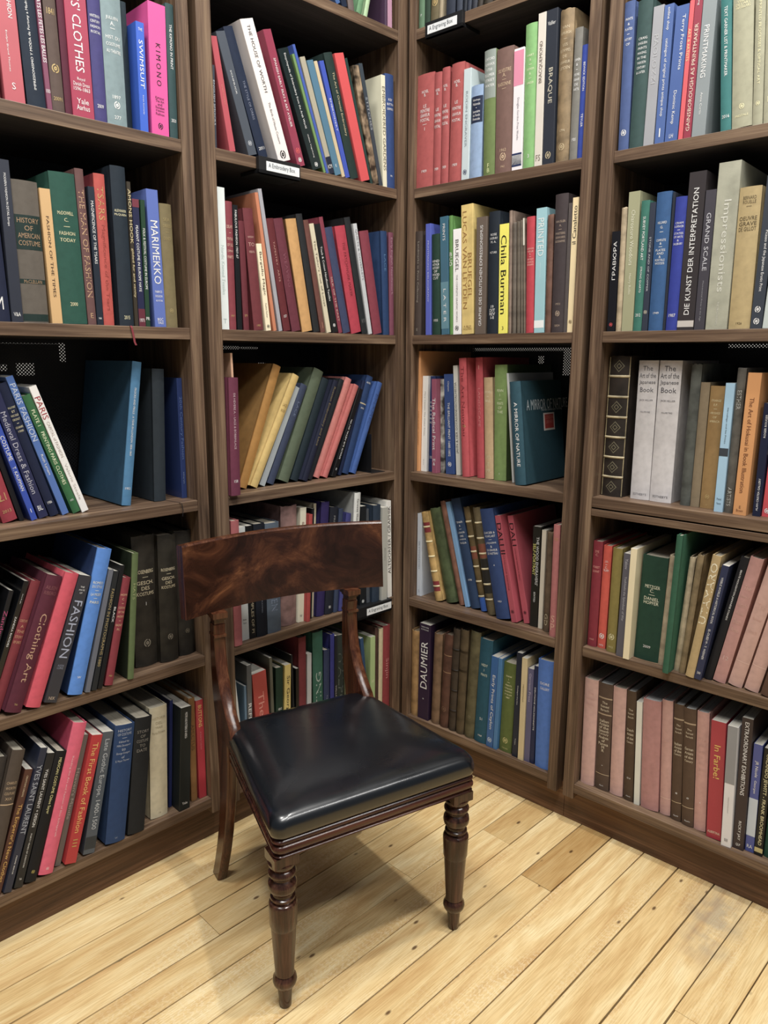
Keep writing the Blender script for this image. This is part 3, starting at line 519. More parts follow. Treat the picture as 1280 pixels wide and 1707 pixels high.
1.4011 0.0757 0.0307 0.3539 0.0209|30245e|c|purple cloth book, right of the beige one, second shelf up, bookcase left of corner|h .2 .24 .4 5c50a0 C
1.4335 0.0807 0.0319 0.3346 0.0181|1d212e|c|black-blue book, right of the purple one, second shelf up, bookcase left of corner|d .08 .2 .2 909090 PRINT;h .92 .95 .4 w III
1.4589 0.0810 0.0169 0.3260 0.0163|33405c|c|slate slim book, right of the black-blue one, second shelf up, bookcase left of corner|
1.4786 0.1096 0.0204 0.3090 0.0115|3c3f80|c|violet-blue short book, right of the slate one, second shelf up, bookcase left of corner|
1.5209 0.0586 0.0250 0.3700 0.0026|d6d8d2 a0a29c|c|white tall book, grey cover showing, second shelf up, bookcase left of corner|d .05 .3 .3 303030 Grosse Illustrer;d .32 .5 .3 303030 KATALOG
1.5670 0.0120 0.0241 0.3235 0.0079|1b1f23|p|black slim book, tiny emblem, second shelf up, bookcase left of corner|E .96 .4 w
1.5969 -0.0177 0.0151 0.3103 0.0131|4a5058|c|grey short book, right of the black one, second shelf up, bookcase left of corner|
1.6218 0.0153 0.0324 0.3200 0.0025|27374a|c|dark-blue book, right of the grey one, second shelf up, bookcase left of corner|
1.6533 0.0100 0.0252 0.3094 -0.0029|b0b0a6|p|light-grey book, right of the dark-blue one, second shelf up, bookcase left of corner|d .1 .9 .1 606060 BIBLIOTHECA
1.6879 -0.0245 0.0204 0.3256 0.0058|e8e6de|p|white book, large upward capitals, second shelf up, bookcase left of corner|u .05 .75 .6 504c48 ALTDORFER / GRAPHIK
@B5
1.1029 -0.0776 0.0071 0.3200 0.0120|dce0dc|p|white short book, bottom shelf, bookcase left of corner|d .3 .8 .4 202020 The Printed Image
1.1111 0.0059 0.0072 0.2876 0.0120|5a7c98|p|blue-grey short book, right of the white one, bottom shelf, bookcase left of corner|
1.1238 0.0120 0.0160 0.3460 0.0120|5c6062|p|grey book with photo jacket, right of the blue-grey one, bottom shelf, bookcase left of corner|d .2 .9 .6 w REFLEXIONS
1.1791 -0.0572 0.0481 0.3136 0.0120|b83a32|p|red thick book, title in capitals, bottom shelf, bookcase left of corner|d .2 .9 .4 e89080 The Action
1.2091 -0.0164 0.0097 0.3464 0.0120|5c5c4e|p|drab slim book, right of the red one, bottom shelf, bookcase left of corner|
1.2296 0.0176 0.0257 0.3061 0.0120|1c3a2a|c|dark-green book stamped white, right of the drab one, bottom shelf, bookcase left of corner|h .4 .55 .5 w HIND/A./PRINTS
1.2553 0.0327 0.0223 0.3059 0.0120|dcc460|p|yellow book, black title, right of the dark-green one, bottom shelf, bookcase left of corner|d .1 .8 .6 202020 Sir Georg Baselitz
1.2863 -0.0188 0.0060 0.3322 0.0120|1e2022|c|black slim book, right of the yellow one, bottom shelf, bookcase left of corner|
1.2959 0.0163 0.0111 0.2836 0.0120|121314|p|black short book, white triangle, right of the black one, bottom shelf, bookcase left of corner|d .3 .95 .6 w PAPUNYA
1.3175 0.0131 0.0280 0.3771 0.0120|7c2c34|c|wine-red tall book, right of the black one, bottom shelf, bookcase left of corner|
1.3414 0.0196 0.0166 0.3168 0.0120|bcc0c4|p|silver-grey slim book, right of the wine-red one, bottom shelf, bookcase left of corner|
1.3811 0.0050 0.0397 0.3779 0.0120|2e6856|c|green tall book, embossed title, right of the silver-grey one, bottom shelf, bookcase left of corner|u .35 .95 .5 a8c0b8 PAINTING
1.4134 0.0139 0.0227 0.3093 0.0120|303c62|c|navy short book, right of the green one, bottom shelf, bookcase left of corner|d .3 .8 .2 9098b0 Engraving
1.4368 0.0117 0.0167 0.3540 0.0120|34388a|c|violet-blue slim book, right of the navy one, bottom shelf, bookcase left of corner|
1.4514 0.0139 0.0102 0.3458 0.0120|1f232a|p|black slim book, small title, right of the violet-blue one, bottom shelf, bookcase left of corner|d .3 .9 .5 c0c0c0 VALLOTTON
1.4717 0.0164 0.0283 0.3426 0.0120|28332f|c|green-grey book, embossed border, right of the black one, bottom shelf, bookcase left of corner|d .1 .9 .7 56605c WALPOLE
1.4941 0.0108 0.0107 0.3356 0.0120|5c6040|c|olive slim book beside chair upright, bottom shelf, bookcase left of corner|
1.5973 -0.1025 0.0134 0.3083 0.0120|2a4a70|p|blue book, right of the olive one, bottom shelf, bookcase left of corner|
1.6158 0.0031 0.0216 0.2991 0.0120|a8c47c|p|light-green book, right of the blue one, bottom shelf, bookcase left of corner|h .5 .55 .4 e8e8c0 H
1.6354 0.0034 0.0154 0.3270 0.0120|4a3028|o|dark-brown old book, right of the light-green one, bottom shelf, bookcase left of corner|
1.6534 0.0088 0.0183 0.3164 0.0120|ccbc92|c|cream slim book, right of the dark-brown one, bottom shelf, bookcase left of corner|
1.6821 0.0025 0.0332 0.3207 0.0120|8e2c32|c|carmine book, pink title, right of the cream one, bottom shelf, bookcase left of corner|d .25 .7 .5 d08080 Sinjin
@C0
-1.5046 0.0000 0.0205 0.2500 0.0060|5c8060|c|green slim book, topmost shelf, bookcase right of corner|h .85 .88 .4 w P
-1.4839 0.0000 0.0185 0.2500 0.0060|2c4434|c|dark-green slim book, right of the green one, topmost shelf, bookcase right of corner|
-1.4578 0.0214 0.0301 0.2700 0.0060|6c6040|c|bronze book with gold emblem, right of the dark-green one, topmost shelf, bookcase right of corner|E .8 .6 g
-1.4360 0.0350 0.0112 0.2700 0.0060|a89878|c|beige thin book, right of the bronze one, topmost shelf, bookcase right of corner|
-1.4028 0.0056 0.0308 0.2500 0.0060|2c3444|c|slate book with silver emblem, right of the beige one, topmost shelf, bookcase right of corner|E .72 .6 c0c0c0
-1.3715 0.0000 0.0188 0.2500 0.0060|3c4454|c|grey-blue slim book, right of the slate one, topmost shelf, bookcase right of corner|
-1.3535 0.0322 0.0117 0.2500 0.0060|1c2430|o|black thin worn book, right of the grey-blue one, topmost shelf, bookcase right of corner|
-1.3398 0.0386 0.0137 0.2500 0.0060|2c3444|o|navy thin worn book, right of the black one, topmost shelf, bookcase right of corner|
-1.3227 0.0710 0.0172 0.2500 0.0060|303440|o|slate worn book, right of the navy one, topmost shelf, bookcase right of corner|
-1.3043 0.0978 0.0155 0.2500 0.0060|3c342c|o|brown thin worn book, right of the slate one, topmost shelf, bookcase right of corner|
-1.2801 0.2210 0.0279 0.2500 0.0060|40382c|o|brown ragged old book, right of the brown one, topmost shelf, bookcase right of corner|
@C1
-1.4865 0.0014 0.0623 0.3051 0.0060|b44e4c|c|red thickest of four matching books, fifth shelf up, bookcase right of corner|h .14 .2 .4 w NOEL/B.;h .26 .5 .55 w LE/PEINTRE/GRAVEUR/POSTAL/—/1;h .84 .87 .35 w 1909
-1.4402 -0.0013 0.0265 0.2989 0.0060|b04c4c|c|red second of four matching books, fifth shelf up, bookcase right of corner|h .14 .2 .6 w NOEL/B.;h .3 .5 .8 w LE/PEINTRE/GRAVEUR/POSTAL;h .84 .87 .5 w 1909
-1.4120 -0.0048 0.0258 0.3054 0.0060|b04c4c|c|red third of four matching books, fifth shelf up, bookcase right of corner|h .14 .2 .6 w NOEL/B.;h .3 .5 .8 w LE/PEINTRE/GRAVEUR/POSTAL;h .84 .87 .5 w 1909
-1.3752 0.0109 0.0429 0.3074 0.0060|b44e4c|c|red rightmost of four matching books, fifth shelf up, bookcase right of corner|h .14 .2 .5 w NOEL/B.;h .3 .5 .7 w LE/PEINTRE/GRAVEUR/POSTAL;h .84 .87 .4 w 1909
-1.3380 0.0021 0.0245 0.2847 0.0060|c6d8dc 8ca09c|p|pale-blue tall slim book, right of the red one, fifth shelf up, bookcase right of corner|d .2 .7 .3 90a0a8 RODIN ENGRAVER;E .93 .5 203060
-1.3039 -0.0043 0.0386 0.2366 0.0060|8caad0|c|sky-blue short book, navy label, fifth shelf up, bookcase right of corner|L .12 .4 202c48;h .14 .38 .6 w Bibliotheque/Nationale/-/Inventaire/du Fonds/Francais
-1.2589 -0.0230 0.0368 0.3137 0.0060|6a8040|c|olive book, broad grey label, fifth shelf up, bookcase right of corner|L .0 .38 8c9890;h .05 .3 .8 w OXFORD/ALMANACK/1750/ELLMER/STREET/WATER;h .9 .98 .5 e0e8a0 F/B
-1.2124 -0.0198 0.0530 0.3080 0.0060|7c5c52|c|brown thick book, gilt pendant, fifth shelf up, bookcase right of corner|h .16 .34 .75 d8b890 SILVESTRE/A./—/RAISONNE/—;h .8 .83 .4 d8b890 1962;E .87 .35 d8b890;h .94 .96 .4 d8b890 1962
-1.1683 -0.0179 0.0302 0.2956 0.0060|f2ecf0|j|white book with pink swirl, fifth shelf up, bookcase right of corner|L .02 .3 e888a8;d .4 .75 .3 909098 Douglas Gordon Print Works;L .86 .97 1c3060;L .875 .955 f0f0f0
-1.1329 -0.0230 0.0339 0.3451 0.0060|7cb868|c|fresh-green tall cloth book, right of the white one, fifth shelf up, bookcase right of corner|h .2 .42 .6 e8f0c0 HART/&/—/SAFFRON/&/—/SHADER;h .9 .93 .3 w 3
-1.1034 -0.0159 0.0222 0.3606 0.0060|dcd4c6|p|bone-white tall slim book, right of the fresh-green one, fifth shelf up, bookcase right of corner|u .18 .45 .45 604c40 BRACQUEMOND;h .92 .97 .6 807868 FS
-1.0741 -0.0197 0.0315 0.3610 0.0060|2c323e|p|dark-blue tallest book, metallic capitals, fifth shelf up, bookcase right of corner|h .07 .1 .7 w Vallier;d .37 .6 .4 d0c8b0 BRAQUE;E .94 .5 c0b088
-1.0362 -0.0147 0.0376 0.3528 0.0060|8c744e|o|brown worn leather-like book, right of the dark-blue one, fifth shelf up, bookcase right of corner|h .1 .4 .7 d8c49c VAN/AMBURGH/—/LES/ESTAMPES/DE/GRAVEUR/LEYDEN;h .78 .8 .5 d8c49c 1796;E .9 .4 c8b080
-1.0034 -0.0048 0.0213 0.3007 0.0060|7c7a72|c|warm-grey cloth book, right of the brown one, fifth shelf up, bookcase right of corner|h .22 .48 .7 w LINNEN/&/—/OEUVRE/GRAVE/DE/ARTS;h .83 .86 .5 w 1901
-0.9835 -0.0049 0.0164 0.2578 0.0060|2a46a8|c|blue short book beside upright, fifth shelf up, bookcase right of corner|d .15 .4 .3 w BEWICK EDITION;d .6 .72 .3 w TEYLER
@C2
-1.5046 0.0030 0.0263 0.3035 0.0060|483c36|c|dark-brown book jutting past upright, fourth shelf up, bookcase right of corner|d .1 .68 .3 a09888 Landmarks in Print Collecting;h .93 .96 .4 a09888 E
-1.4605 -0.0201 0.0193 0.3205 0.0060|5464c8|p|periwinkle thin book, right of the dark-brown one, fourth shelf up, bookcase right of corner|d .15 .7 .25 c0c8f0 PRINTMAKING BIBLIOGRAPHY
-1.4307 -0.0286 0.0318 0.2891 0.0060|1d4034|c|dark-green short cloth book, right of the periwinkle one, fourth shelf up, bookcase right of corner|h .25 .45 .8 w HIND/ARTHUR/HISTORY/OF/WOOD/CUT;h .84 .87 .5 w 1935
-1.3947 -0.0455 0.0284 0.3341 0.0060|3a7088|j|teal picture-jacket book, right of the dark-green one, fourth shelf up, bookcase right of corner|d .06 .2 .3 w PRINTS;L .55 .95 5c90a0;d .6 .9 .3 w L A T E R
-1.3724 -0.0380 0.0114 0.3340 0.0060|5a9440|c|green tall slim book, right of the teal one, fourth shelf up, bookcase right of corner|h .3 .42 .8 w B/C/D
-1.3514 -0.0309 0.0282 0.2950 0.0060|f8f8f6|p|white book, spaced grey title, fourth shelf up, bookcase right of corner|d .1 .4 .4 505050 BRUEGEL;d .43 .88 .25 909090 THE COMPLETE GRAPHIC WORKS;E .94 .45 k
-1.3132 -0.0406 0.0403 0.3570 0.0060|e2c464|s|ochre slipcased set, two-column title, fourth shelf up, bookcase right of corner|d@-.2 .05 .8 .34 a87828 LUCAS VAN LEYDEN;d@.22 .37 .72 .34 a87828 BRUEGEL;h .93 .97 .7 8c6828 A BILD/HOLSTEIN
-1.2702 -0.0156 0.0350 0.3181 0.0060|6c5e52|p|taupe book, white upward capitals, fourth shelf up, bookcase right of corner|u .07 .93 .42 w GRAPHIK DES DEUTSCHEN EXPRESSIONISMUS
-1.2290 -0.0188 0.0364 0.3279 0.0060|1d2834|c|blue-black cloth book, right of the taupe one, fourth shelf up, bookcase right of corner|h .17 .26 .7 w ROSE/SALISBURY/M. A.;h .32 .34 .6 w PICTURES;h .76 .88 .5 w 19/DIT/REV/I-II
-1.1927 -0.0274 0.0292 0.2915 0.0060|f8f01c|p|bright-yellow book, black title, right of the blue-black one, fourth shelf up, bookcase right of corner|d .1 .82 .6 k Chila Burman;h .93 .97 .2 k 3
-1.1705 -0.0342 0.0092 0.3242 0.0060|8c7666|o|tan tall thin book, right of the bright-yellow one, fourth shelf up, bookcase right of corner|
-1.1569 -0.0399 0.0127 0.2916 0.0060|6a6054|o|drab first of three worn books, fourth shelf up, bookcase right of corner|
-1.1425 -0.0452 0.0111 0.2939 0.0060|685e50|o|drab second of three worn books, fourth shelf up, bookcase right of corner|
-1.1307 -0.0511 0.0070 0.2949 0.0060|6c6254|o|drab third of three worn books, fourth shelf up, bookcase right of corner|
-1.1223 -0.0558 0.0048 0.2995 0.0060|77695a|o|fawn thin book with paper tag, fourth shelf up, bookcase right of corner|L .0 .23 e0dccc
-1.1064 -0.0402 0.0243 0.3014 0.0060|c83042|c|scarlet cloth book, right of the fawn one, fourth shelf up, bookcase right of corner|h .26 .42 .8 f0c0b0 GERSHON/VEILLE/A./—/ARTIST/VENICE/SERIGRAPH
-1.0774 -0.0271 0.0300 0.3191 0.0060|96ccd6|p|aqua book, white sans title, fourth shelf up, bookcase right of corner|d .08 .38 .6 e8f4f4 PRINTED;d .43 .55 .12 e8f4f4 ————;L .9 .96 f0f4f4
-1.0523 -0.0225 0.0173 0.2999 0.0060|704c3c|o|nut-brown slim book, right of the aqua one, fourth shelf up, bookcase right of corner|
-1.0230 -0.0188 0.0367 0.3466 0.0060|443a3c|c|dark-umber thick tall book, right of the nut-brown one, fourth shelf up, bookcase right of corner|h .18 .35 .75 b8a088 HAUSLER/A./—/MASTERS/GRAVURES/BIOGRAPHIE;h .78 .8 .4 b8a088 1931;E .86 .35 b8a088;h .94 .96 .4 b8a088 DERZM
-0.9990 -0.0116 0.0090 0.3209 0.0060|58504e|c|grey-brown thin book, right of the dark-umber one, fourth shelf up, bookcase right of corner|
-0.9847 -0.0093 0.0170 0.3325 0.0060|f2daa2|p|cream book, black title near top, fourth shelf up, bookcase right of corner|u .06 .34 .6 303030 il Canaletto;E .92 .5 806840
@C3
-1.5134 0.0036 0.0087 0.3782 0.0307|e49a50 b87c44|p|orange tall thin book, third shelf up, bookcase right of corner|u .42 .85 .3 6c3c18 CANALETTO - VIEWS OF VENICE
-1.4971 0.0065 0.0218 0.3018 0.0400|f2f2ec|j|white picture-free book, right of the orange one, third shelf up, bookcase right of corner|d .16 .62 .25 909090 Mary Cassatt: The Color Prints;d .85 .95 .1 606060 Abrams
-1.4757 0.0064 0.0189 0.3010 0.0491|22356a|c|navy short cloth book, right of the white one, third shelf up, bookcase right of corner|h .25 .5 .8 w IN DUE/PRINTS/FROM/HISTORY/PRINT &/FACTS;h .83 .86 .6 w 22
-1.4459 -0.0289 0.0180 0.2937 0.0307|a0506a|p|mauve book, large white title, third shelf up, bookcase right of corner|d .2 .75 .6 w The Radical Print;h .84 .92 .5 w M/&
-1.4273 -0.0312 0.0157 0.2935 0.0500|9a9a90|m|black-and-white photo-covered slim book, right of the mauve one, third shelf up, bookcase right of corner|
-1.3954 -0.0534 0.0328 0.3088 0.0468|32508c|p|denim-blue book, long white title, third shelf up, bookcase right of corner|d .07 .17 .2 w Clayton;d .28 .82 .3 w THE BRILLIANT PRINT 1688-1802;E .9 .4 w
-1.3652 -0.0685 0.0162 0.3357 0.0500|dadace|p|off-white slim book, upward capitals, third shelf up, bookcase right of corner|u .15 .8 .6 606060 JAHN & HER GOYAS/ANDSIOVALHISTIA
-1.3276 -0.0696 0.0263 0.3576 0.0354|cc4a52|c|red tall cloth book, right of the off-white one, third shelf up, bookcase right of corner|d .07 .65 .4 8c2830 The Art Nouveau;h .55 .58 .5 g 46
-1.2825 -0.0553 0.0251 0.3597 0.0500|c4444e|c|red tall book marked 1, third shelf up, bookcase right of corner|h .06 .1 .3 f0b0a0 1;d .2 .62 .3 e08080 LANDSCAPE
-1.2518 -0.0537 0.0299 0.3020 0.0500|caaa7a|c|sand-coloured cloth book, right of the red one, third shelf up, bookcase right of corner|h .12 .25 .8 f0e8c0 MITCHELL/—/BELL;h .75 .95 .5 e0d0a0 1971/E/PR
-1.2142 -0.0331 0.0418 0.3389 0.0500|7c9c4e 3c5028|c|lime-green thick book, right of the sand-coloured one, third shelf up, bookcase right of corner|h .2 .42 .5 e8f0c0 PENN/J./—/PRINTS/OF/THE;h .93 .95 .1 w I
-1.1652 -0.1072 0.0069 0.3172 0.0488|ccd0cc|p|silver thin book, plastic jacket, third shelf up, bookcase right of corner|
-1.1216 -0.1142 0.0353 0.2939 0.0166|2a5666 1d4450|c|petrol-blue book, full front cover showing, third shelf up, bookcase right of corner|d .2 .82 .3 w A MIRROR OF NATURE;C
@C4
-1.5074 -0.0032 0.0189 0.2799 0.0389|ccd6e2 a4acb4|p|white book with plain grey side, second shelf up, bookcase right of corner|d .25 .75 .3 8c98a8 SKYVNAEDID;h .92 .96 .5 a0a8b8 S
-1.4187 -0.2318 0.0286 0.2946 0.0305|c49c4c|o|tan leather book, red labels, second shelf up, bookcase right of corner|B 5 e8d8a0;L .12 .23 8c2c30;L .78 .89 8c2c30
-1.3750 -0.2567 0.0419 0.3105 0.0404|4c5a34|o|olive worn leaning book, right of the tan one, second shelf up, bookcase right of corner|
-1.3386 -0.2680 0.0217 0.3404 0.0500|8c5c46|o|brown frayed leaning book, right of the olive one, second shelf up, bookcase right of corner|
-1.3163 -0.2686 0.0159 0.3409 0.0500|7cb0e0|p|light-blue slim leaning book, right of the brown one, second shelf up, bookcase right of corner|
-1.2847 -0.2666 0.0366 0.3537 0.0500|2b4468|c|navy leaning book, white block title, second shelf up, bookcase right of corner|h .2 .42 .7 w TENIER/&/—/L CRAYON/DES/JONGE &/TH ELIA;h .73 .75 .4 w 1978
-1.2535 -0.2486 0.0231 0.3331 0.0494|6c5830|o|marbled leather-banded book, blue tail, second shelf up, bookcase right of corner|B 6 e0d0a0;L .38 .5 8c4c34;L .86 1 2c64c0
-1.2168 -0.2144 0.0281 0.3366 0.0363|6a5c3c|o|marbled leather-banded book, gold tail, second shelf up, bookcase right of corner|B 6 e0d0a0;L .34 .47 8c4c34;L .48 .8 2c2a26
-1.1671 -0.2262 0.0482 0.3385 0.0253|2e4678|c|blue thick leaning book, right of the marbled one, second shelf up, bookcase right of corner|h .2 .42 .8 w DACIER &/VUAFLART/—/J. DE JULIENNE/&/DE GRAVEUR/DE WATTEAU;h .5 .52 .1 w 4;h .83 .85 .35 w 1921
-1.1295 -0.2333 0.0203 0.3257 0.0318|bc4a5a|p|rose book, black title, left of pair, second shelf up, bookcase right of corner|d .07 .36 .75 281820 DALI II;d .37 .7 .2 802838 CATALOGUE RAISONNE;E .9 .5 301820
-1.0978 -0.2299 0.0192 0.3275 0.0500|c04c5c 7c2838|p|rose book, black title, right of pair, second shelf up, bookcase right of corner|d .07 .28 .75 281820 DALI;d .3 .6 .2 802838 CATALOGUE RAISONNE OF PRINTS;E .9 .5 301820
-1.0723 -0.0120 0.0249 0.3035 0.0444|26251f|p|black book, white and yellow capitals, second shelf up, bookcase right of corner|d@.2 .1 .58 .34 w THE WOOD ENGRAVERS';d@-.2 .17 .48 .34 e8e060 SELF-PORTRAIT;d .65 .75 .2 w EDITED
-1.0496 -0.0065 0.0141 0.2970 0.0438|d8ceb8|p|cream slim book, right of the black one, second shelf up, bookcase right of corner|
-1.0238 -0.0058 0.0179 0.2984 0.0302|66523c|o|brown worn slim book, right of the cream one, second shelf up, bookcase right of corner|d .8 .95 .5 c8b890 GD
-0.9901 -0.0103 0.0201 0.3272 0.0093|bc6c6a|c|pink cloth book beside upright, second shelf up, bookcase right of corner|h .05 .2 .6 c89050 RUZE;h .8 .95 .6 e0a890 S/P
@C5
-1.5008 0.0040 0.0339 0.3067 0.0120|a47c44|o|ochre worn book, bottom shelf, bookcase right of corner|
-1.4601 0.0112 0.0455 0.3398 0.0120|32203c|p|dark-purple book, huge white capitals, right of the ochre one, bottom shelf, bookcase right of corner|h .02 .07 .7 w THE PRINTS OF HONORE/A CATALOGUE;u .18 .67 .85 w DAUMIER;E .78 .1 w
-1.4115 0.0237 0.0332 0.3207 0.0120|7c5e42|o|brown worn book, right of the dark-purple one, bottom shelf, bookcase right of corner|
-1.3751 0.0414 0.0336 0.3283 0.0120|5c3a2c|o|chestnut book, faint gilt bands, right of the brown one, bottom shelf, bookcase right of corner|L .22 .225 a88058;L .4 .405 a88058;E .8 .5 7c5840
-1.3405 0.0307 0.0264 0.3557 0.0120|42362a|o|dark-umber tooled book, right of the chestnut one, bottom shelf, bookcase right of corner|B 4 241c14
-1.3093 0.0294 0.0309 0.3608 0.0120|56472e|o|khaki worn book, right of the dark-umber one, bottom shelf, bookcase right of corner|L .2 .22 342818;L .38 .4 342818
-1.2728 0.0451 0.0371 0.3658 0.0120|5e5738|o|olive worn book, right of the khaki one, bottom shelf, bookcase right of corner|E .8 .3 7c7450
-1.2276 0.0378 0.0460 0.3499 0.0122|1a5468|c|teal thick cloth book, right of the olive one, bottom shelf, bookcase right of corner|h .22 .36 .5 d8e0c8 HEDY/J./PRINTS;h .75 .78 .3 w 51;h .92 .94 .3 w 1968
-1.1893 0.0311 0.0243 0.3048 0.0110|2a64a4|p|blue book, white serif title, right of the teal one, bottom shelf, bookcase right of corner|d .2 .8 .5 w Early Prints of Ceylon;E .92 .6 c0d0e0
-1.1685 0.0278 0.0132 0.3051 0.0105|3c7cb4|p|bright-blue thin book, patterned edge, bottom shelf, bookcase right of corner|
-1.1369 0.0205 0.0436 0.2953 0.0185|5c6c28|c|olive-green thick book, gilt lines, right of the bright-blue one, bottom shelf, bookcase right of corner|h .13 .4 .6 f0e8b0 SHAW/I./—/PRINTS/CATALOGUE/ANONYMOUS/OF THE LAW/1887;E .87 .4 c8c070;h .95 .97 .5 c8c070 OXFORD
-1.0983 0.0070 0.0190 0.3400 0.0139|20283a|p|dark-blue slim book, right of the olive-green one, bottom shelf, bookcase right of corner|d .2 .6 .2 w Catalogue of prints;d .78 .92 .2 w Tokyo
-1.0756 0.0000 0.0180 0.3303 0.0103|d2be8a|p|cream creased-jacket book, right of the dark-blue one, bottom shelf, bookcase right of corner|d .08 .6 .2 706040 MEZZOTINT
-1.0561 0.0005 0.0187 0.3010 0.0152|5e5c80|p|dusky-violet book, right of the cream one, bottom shelf, bookcase right of corner|d .05 .35 .35 c0b8d0 Garrison Press
-1.0384 -0.0018 0.0131 0.3141 0.0162|1b274e|p|navy slim book, white lettering, right of the dusky-violet one, bottom shelf, bookcase right of corner|d .12 .75 .3 w DEUTSCHE HOLZSCHNITTE
-1.0018 -0.0152 0.0495 0.3415 0.0115|4678cc|c|cornflower thick cloth book, right of the navy one, bottom shelf, bookcase right of corner|h .19 .28 .6 w DORE/GALLERY
@D1
-0.8707 -0.0184 0.0251 0.3224 0.0060|455c92|c|blue worn cloth book, fifth shelf up, far-right bookcase|h .1 .3 .7 w PRINTS/&/PLATES/—/HISTORY/OF;E .88 .5 w
-0.8391 0.0000 0.0347 0.3167 0.0060|355250|c|dark-green cloth book, right of the blue one, fifth shelf up, far-right bookcase|h .24 .5 .6 w CRAIG/ENGLISH/PRINTS/MAKING/IN THE/TWENTIETH/CENTURY/& LATER
-0.8082 0.0088 0.0243 0.2936 0.0060|a0a2a8|p|silver-grey book, right of the dark-green one, fifth shelf up, far-right bookcase|d .2 .55 .4 b8babe PAOLOZZI
-0.7823 0.0026 0.0217 0.2900 0.0060|4a6aac|p|blue tall book, white upright title, fifth shelf up, far-right bookcase|d .02 .18 .35 w online shop;d .24 .8 .35 w catalogue of original prints antique shop;h .88 .96 .4 w I
-0.7548 0.0151 0.0288 0.2798 0.0060|4666aa|p|blue book, white serif title, right of the blue one, fifth shelf up, far-right bookcase|d@.15 .07 .47 .3 w Terry Frost Prints;d@-.02 .62 .87 .3 w Dominic Kemp;h .94 .98 .3 w LH
-0.7330 0.0108 0.0102 0.2840 0.0060|e4525c|p|coral-red slim book, right of the blue one, fifth shelf up, far-right bookcase|d .2 .43 .5 f0d890 ART & ARTISTS
-0.7178 0.0083 0.0168 0.3000 0.0060|a03048|p|burgundy book, upward gold capitals, right of the coral-red one, fifth shelf up, far-right bookcase|u .22 .95 .45 f0d8c0 GAINSBOROUGH AS PRINTMAKER;d .02 .1 .3 w Raising
-0.6928 0.0061 0.0298 0.3000 0.0060|8c9699|p|grey glossy thick book, right of the burgundy one, fifth shelf up, far-right bookcase|d@-.05 .25 .6 .35 w PRINTMAKING;d .7 .85 .15 w Anna Curtis
-0.6336 -0.0890 0.0221 0.2800 0.0060|2b7a78|c|teal cloth book stamped 2016, right of the grey one, fifth shelf up, far-right bookcase|d .1 .6 .28 w TEXT GARNER LIST & PRINTMAKER;h .88 .91 .7 w 2016
-0.6004 -0.0838 0.0417 0.2700 0.0060|a8a688|c|khaki thick cloth book, gilt tree, right of the teal one, fifth shelf up, far-right bookcase|h .05 .12 .7 f0e8b0 VISIBLE/DE L'ART/PARTILLARS;E .84 .25 f0e8b0;h .9 .92 .7 f0e8b0 PRESTALE
-0.5685 -0.0710 0.0198 0.2700 0.0060|a6a486|c|khaki slim cloth book, gilt tree, right of the khaki one, fifth shelf up, far-right bookcase|d .1 .7 .25 f0e8b0 PRINTED PROCESSES & OPTICAL ART;E .84 .4 f0e8b0
-0.5456 -0.0729 0.0228 0.2700 0.0060|aaa88a|c|khaki book cut by right frame edge, fifth shelf up, far-right bookcase|h .8 .85 .5 f0e8b0 P
@D2
-0.8712 -0.0104 0.0206 0.2393 0.0060|13151d|p|black short book, red dot, fourth shelf up, far-right bookcase|u .1 .48 .4 w ГРАВЮРА;E .93 .4 e04048
-0.8516 -0.0153 0.0140 0.2924 0.0060|b8a480|o|cream speckled thin book, right of the black one, fourth shelf up, far-right bookcase|
-0.8286 -0.0129 0.0283 0.3260 0.0060|a2a27a|p|khaki book, white italic title, right of the cream one, fourth shelf up, far-right bookcase|d .13 .52 .35 e8e8c8 Chiaroscuro Woodcuts;d .58 .73 .25 e8e8c8 Henry Rollin
-0.8027 -0.0037 0.0208 0.3022 0.0060|2d7666|c|green slim cloth book, right of the khaki one, fourth shelf up, far-right bookcase|d .12 .45 .3 w SURVEY PORTLAND ART;d .5 .7 .25 w STRONG QUARTO;h .86 .89 .6 w 2012
-0.7841 -0.0054 0.0134 0.2954 0.0060|333b4c|p|slate slim book, right of the green one, fourth shelf up, far-right bookcase|d .2 .75 .3 c0c4cc STONE AND OF COPPER;E .85 .6 c0b8a0
-0.7576 -0.0086 0.0354 0.3161 0.0060|2b5c92|c|ocean-blue thick cloth book, right of the slate one, fourth shelf up, far-right bookcase|h .2 .3 .6 w HILLIARD/G./—;h .33 .52 .65 w COMPLETE/&/—/PLATES/AND/&/PORTALS/WOODS;h .86 .88 .5 w 1949
-0.7361 -0.0002 0.0055 0.3118 0.0060|252c3a|c|black thin tall book, right of the ocean-blue one, fourth shelf up, far-right bookcase|
-0.7189 0.0002 0.0265 0.3003 0.0060|2b3ca0|c|indigo thick cloth book, right of the black one, fourth shelf up, far-right bookcase|h .18 .36 .8 w CRAM/& SPENCER/—/STATES/OF ARTS/&/SALISBURY;h .87 .9 .6 w 1987
-0.6851 0.0000 0.0382 0.3490 0.0060|383234|p|black-brown large book, white upward capitals, right of the indigo one, fourth shelf up, far-right bookcase|u .1 .9 .3 w DIE KUNST DER INTERPRETATION;L .94 .98 c8c0b8
-0.6529 0.0012 0.0232 0.3058 0.0060|45424b|p|plum-grey book lettered SCALE, right of the black-brown one, fourth shelf up, far-right bookcase|d@.0 .16 .57 .4 c8c8d0 GRAND SCALE;d .63 .95 .15 a0a0a8 Monumental Prints in the Age
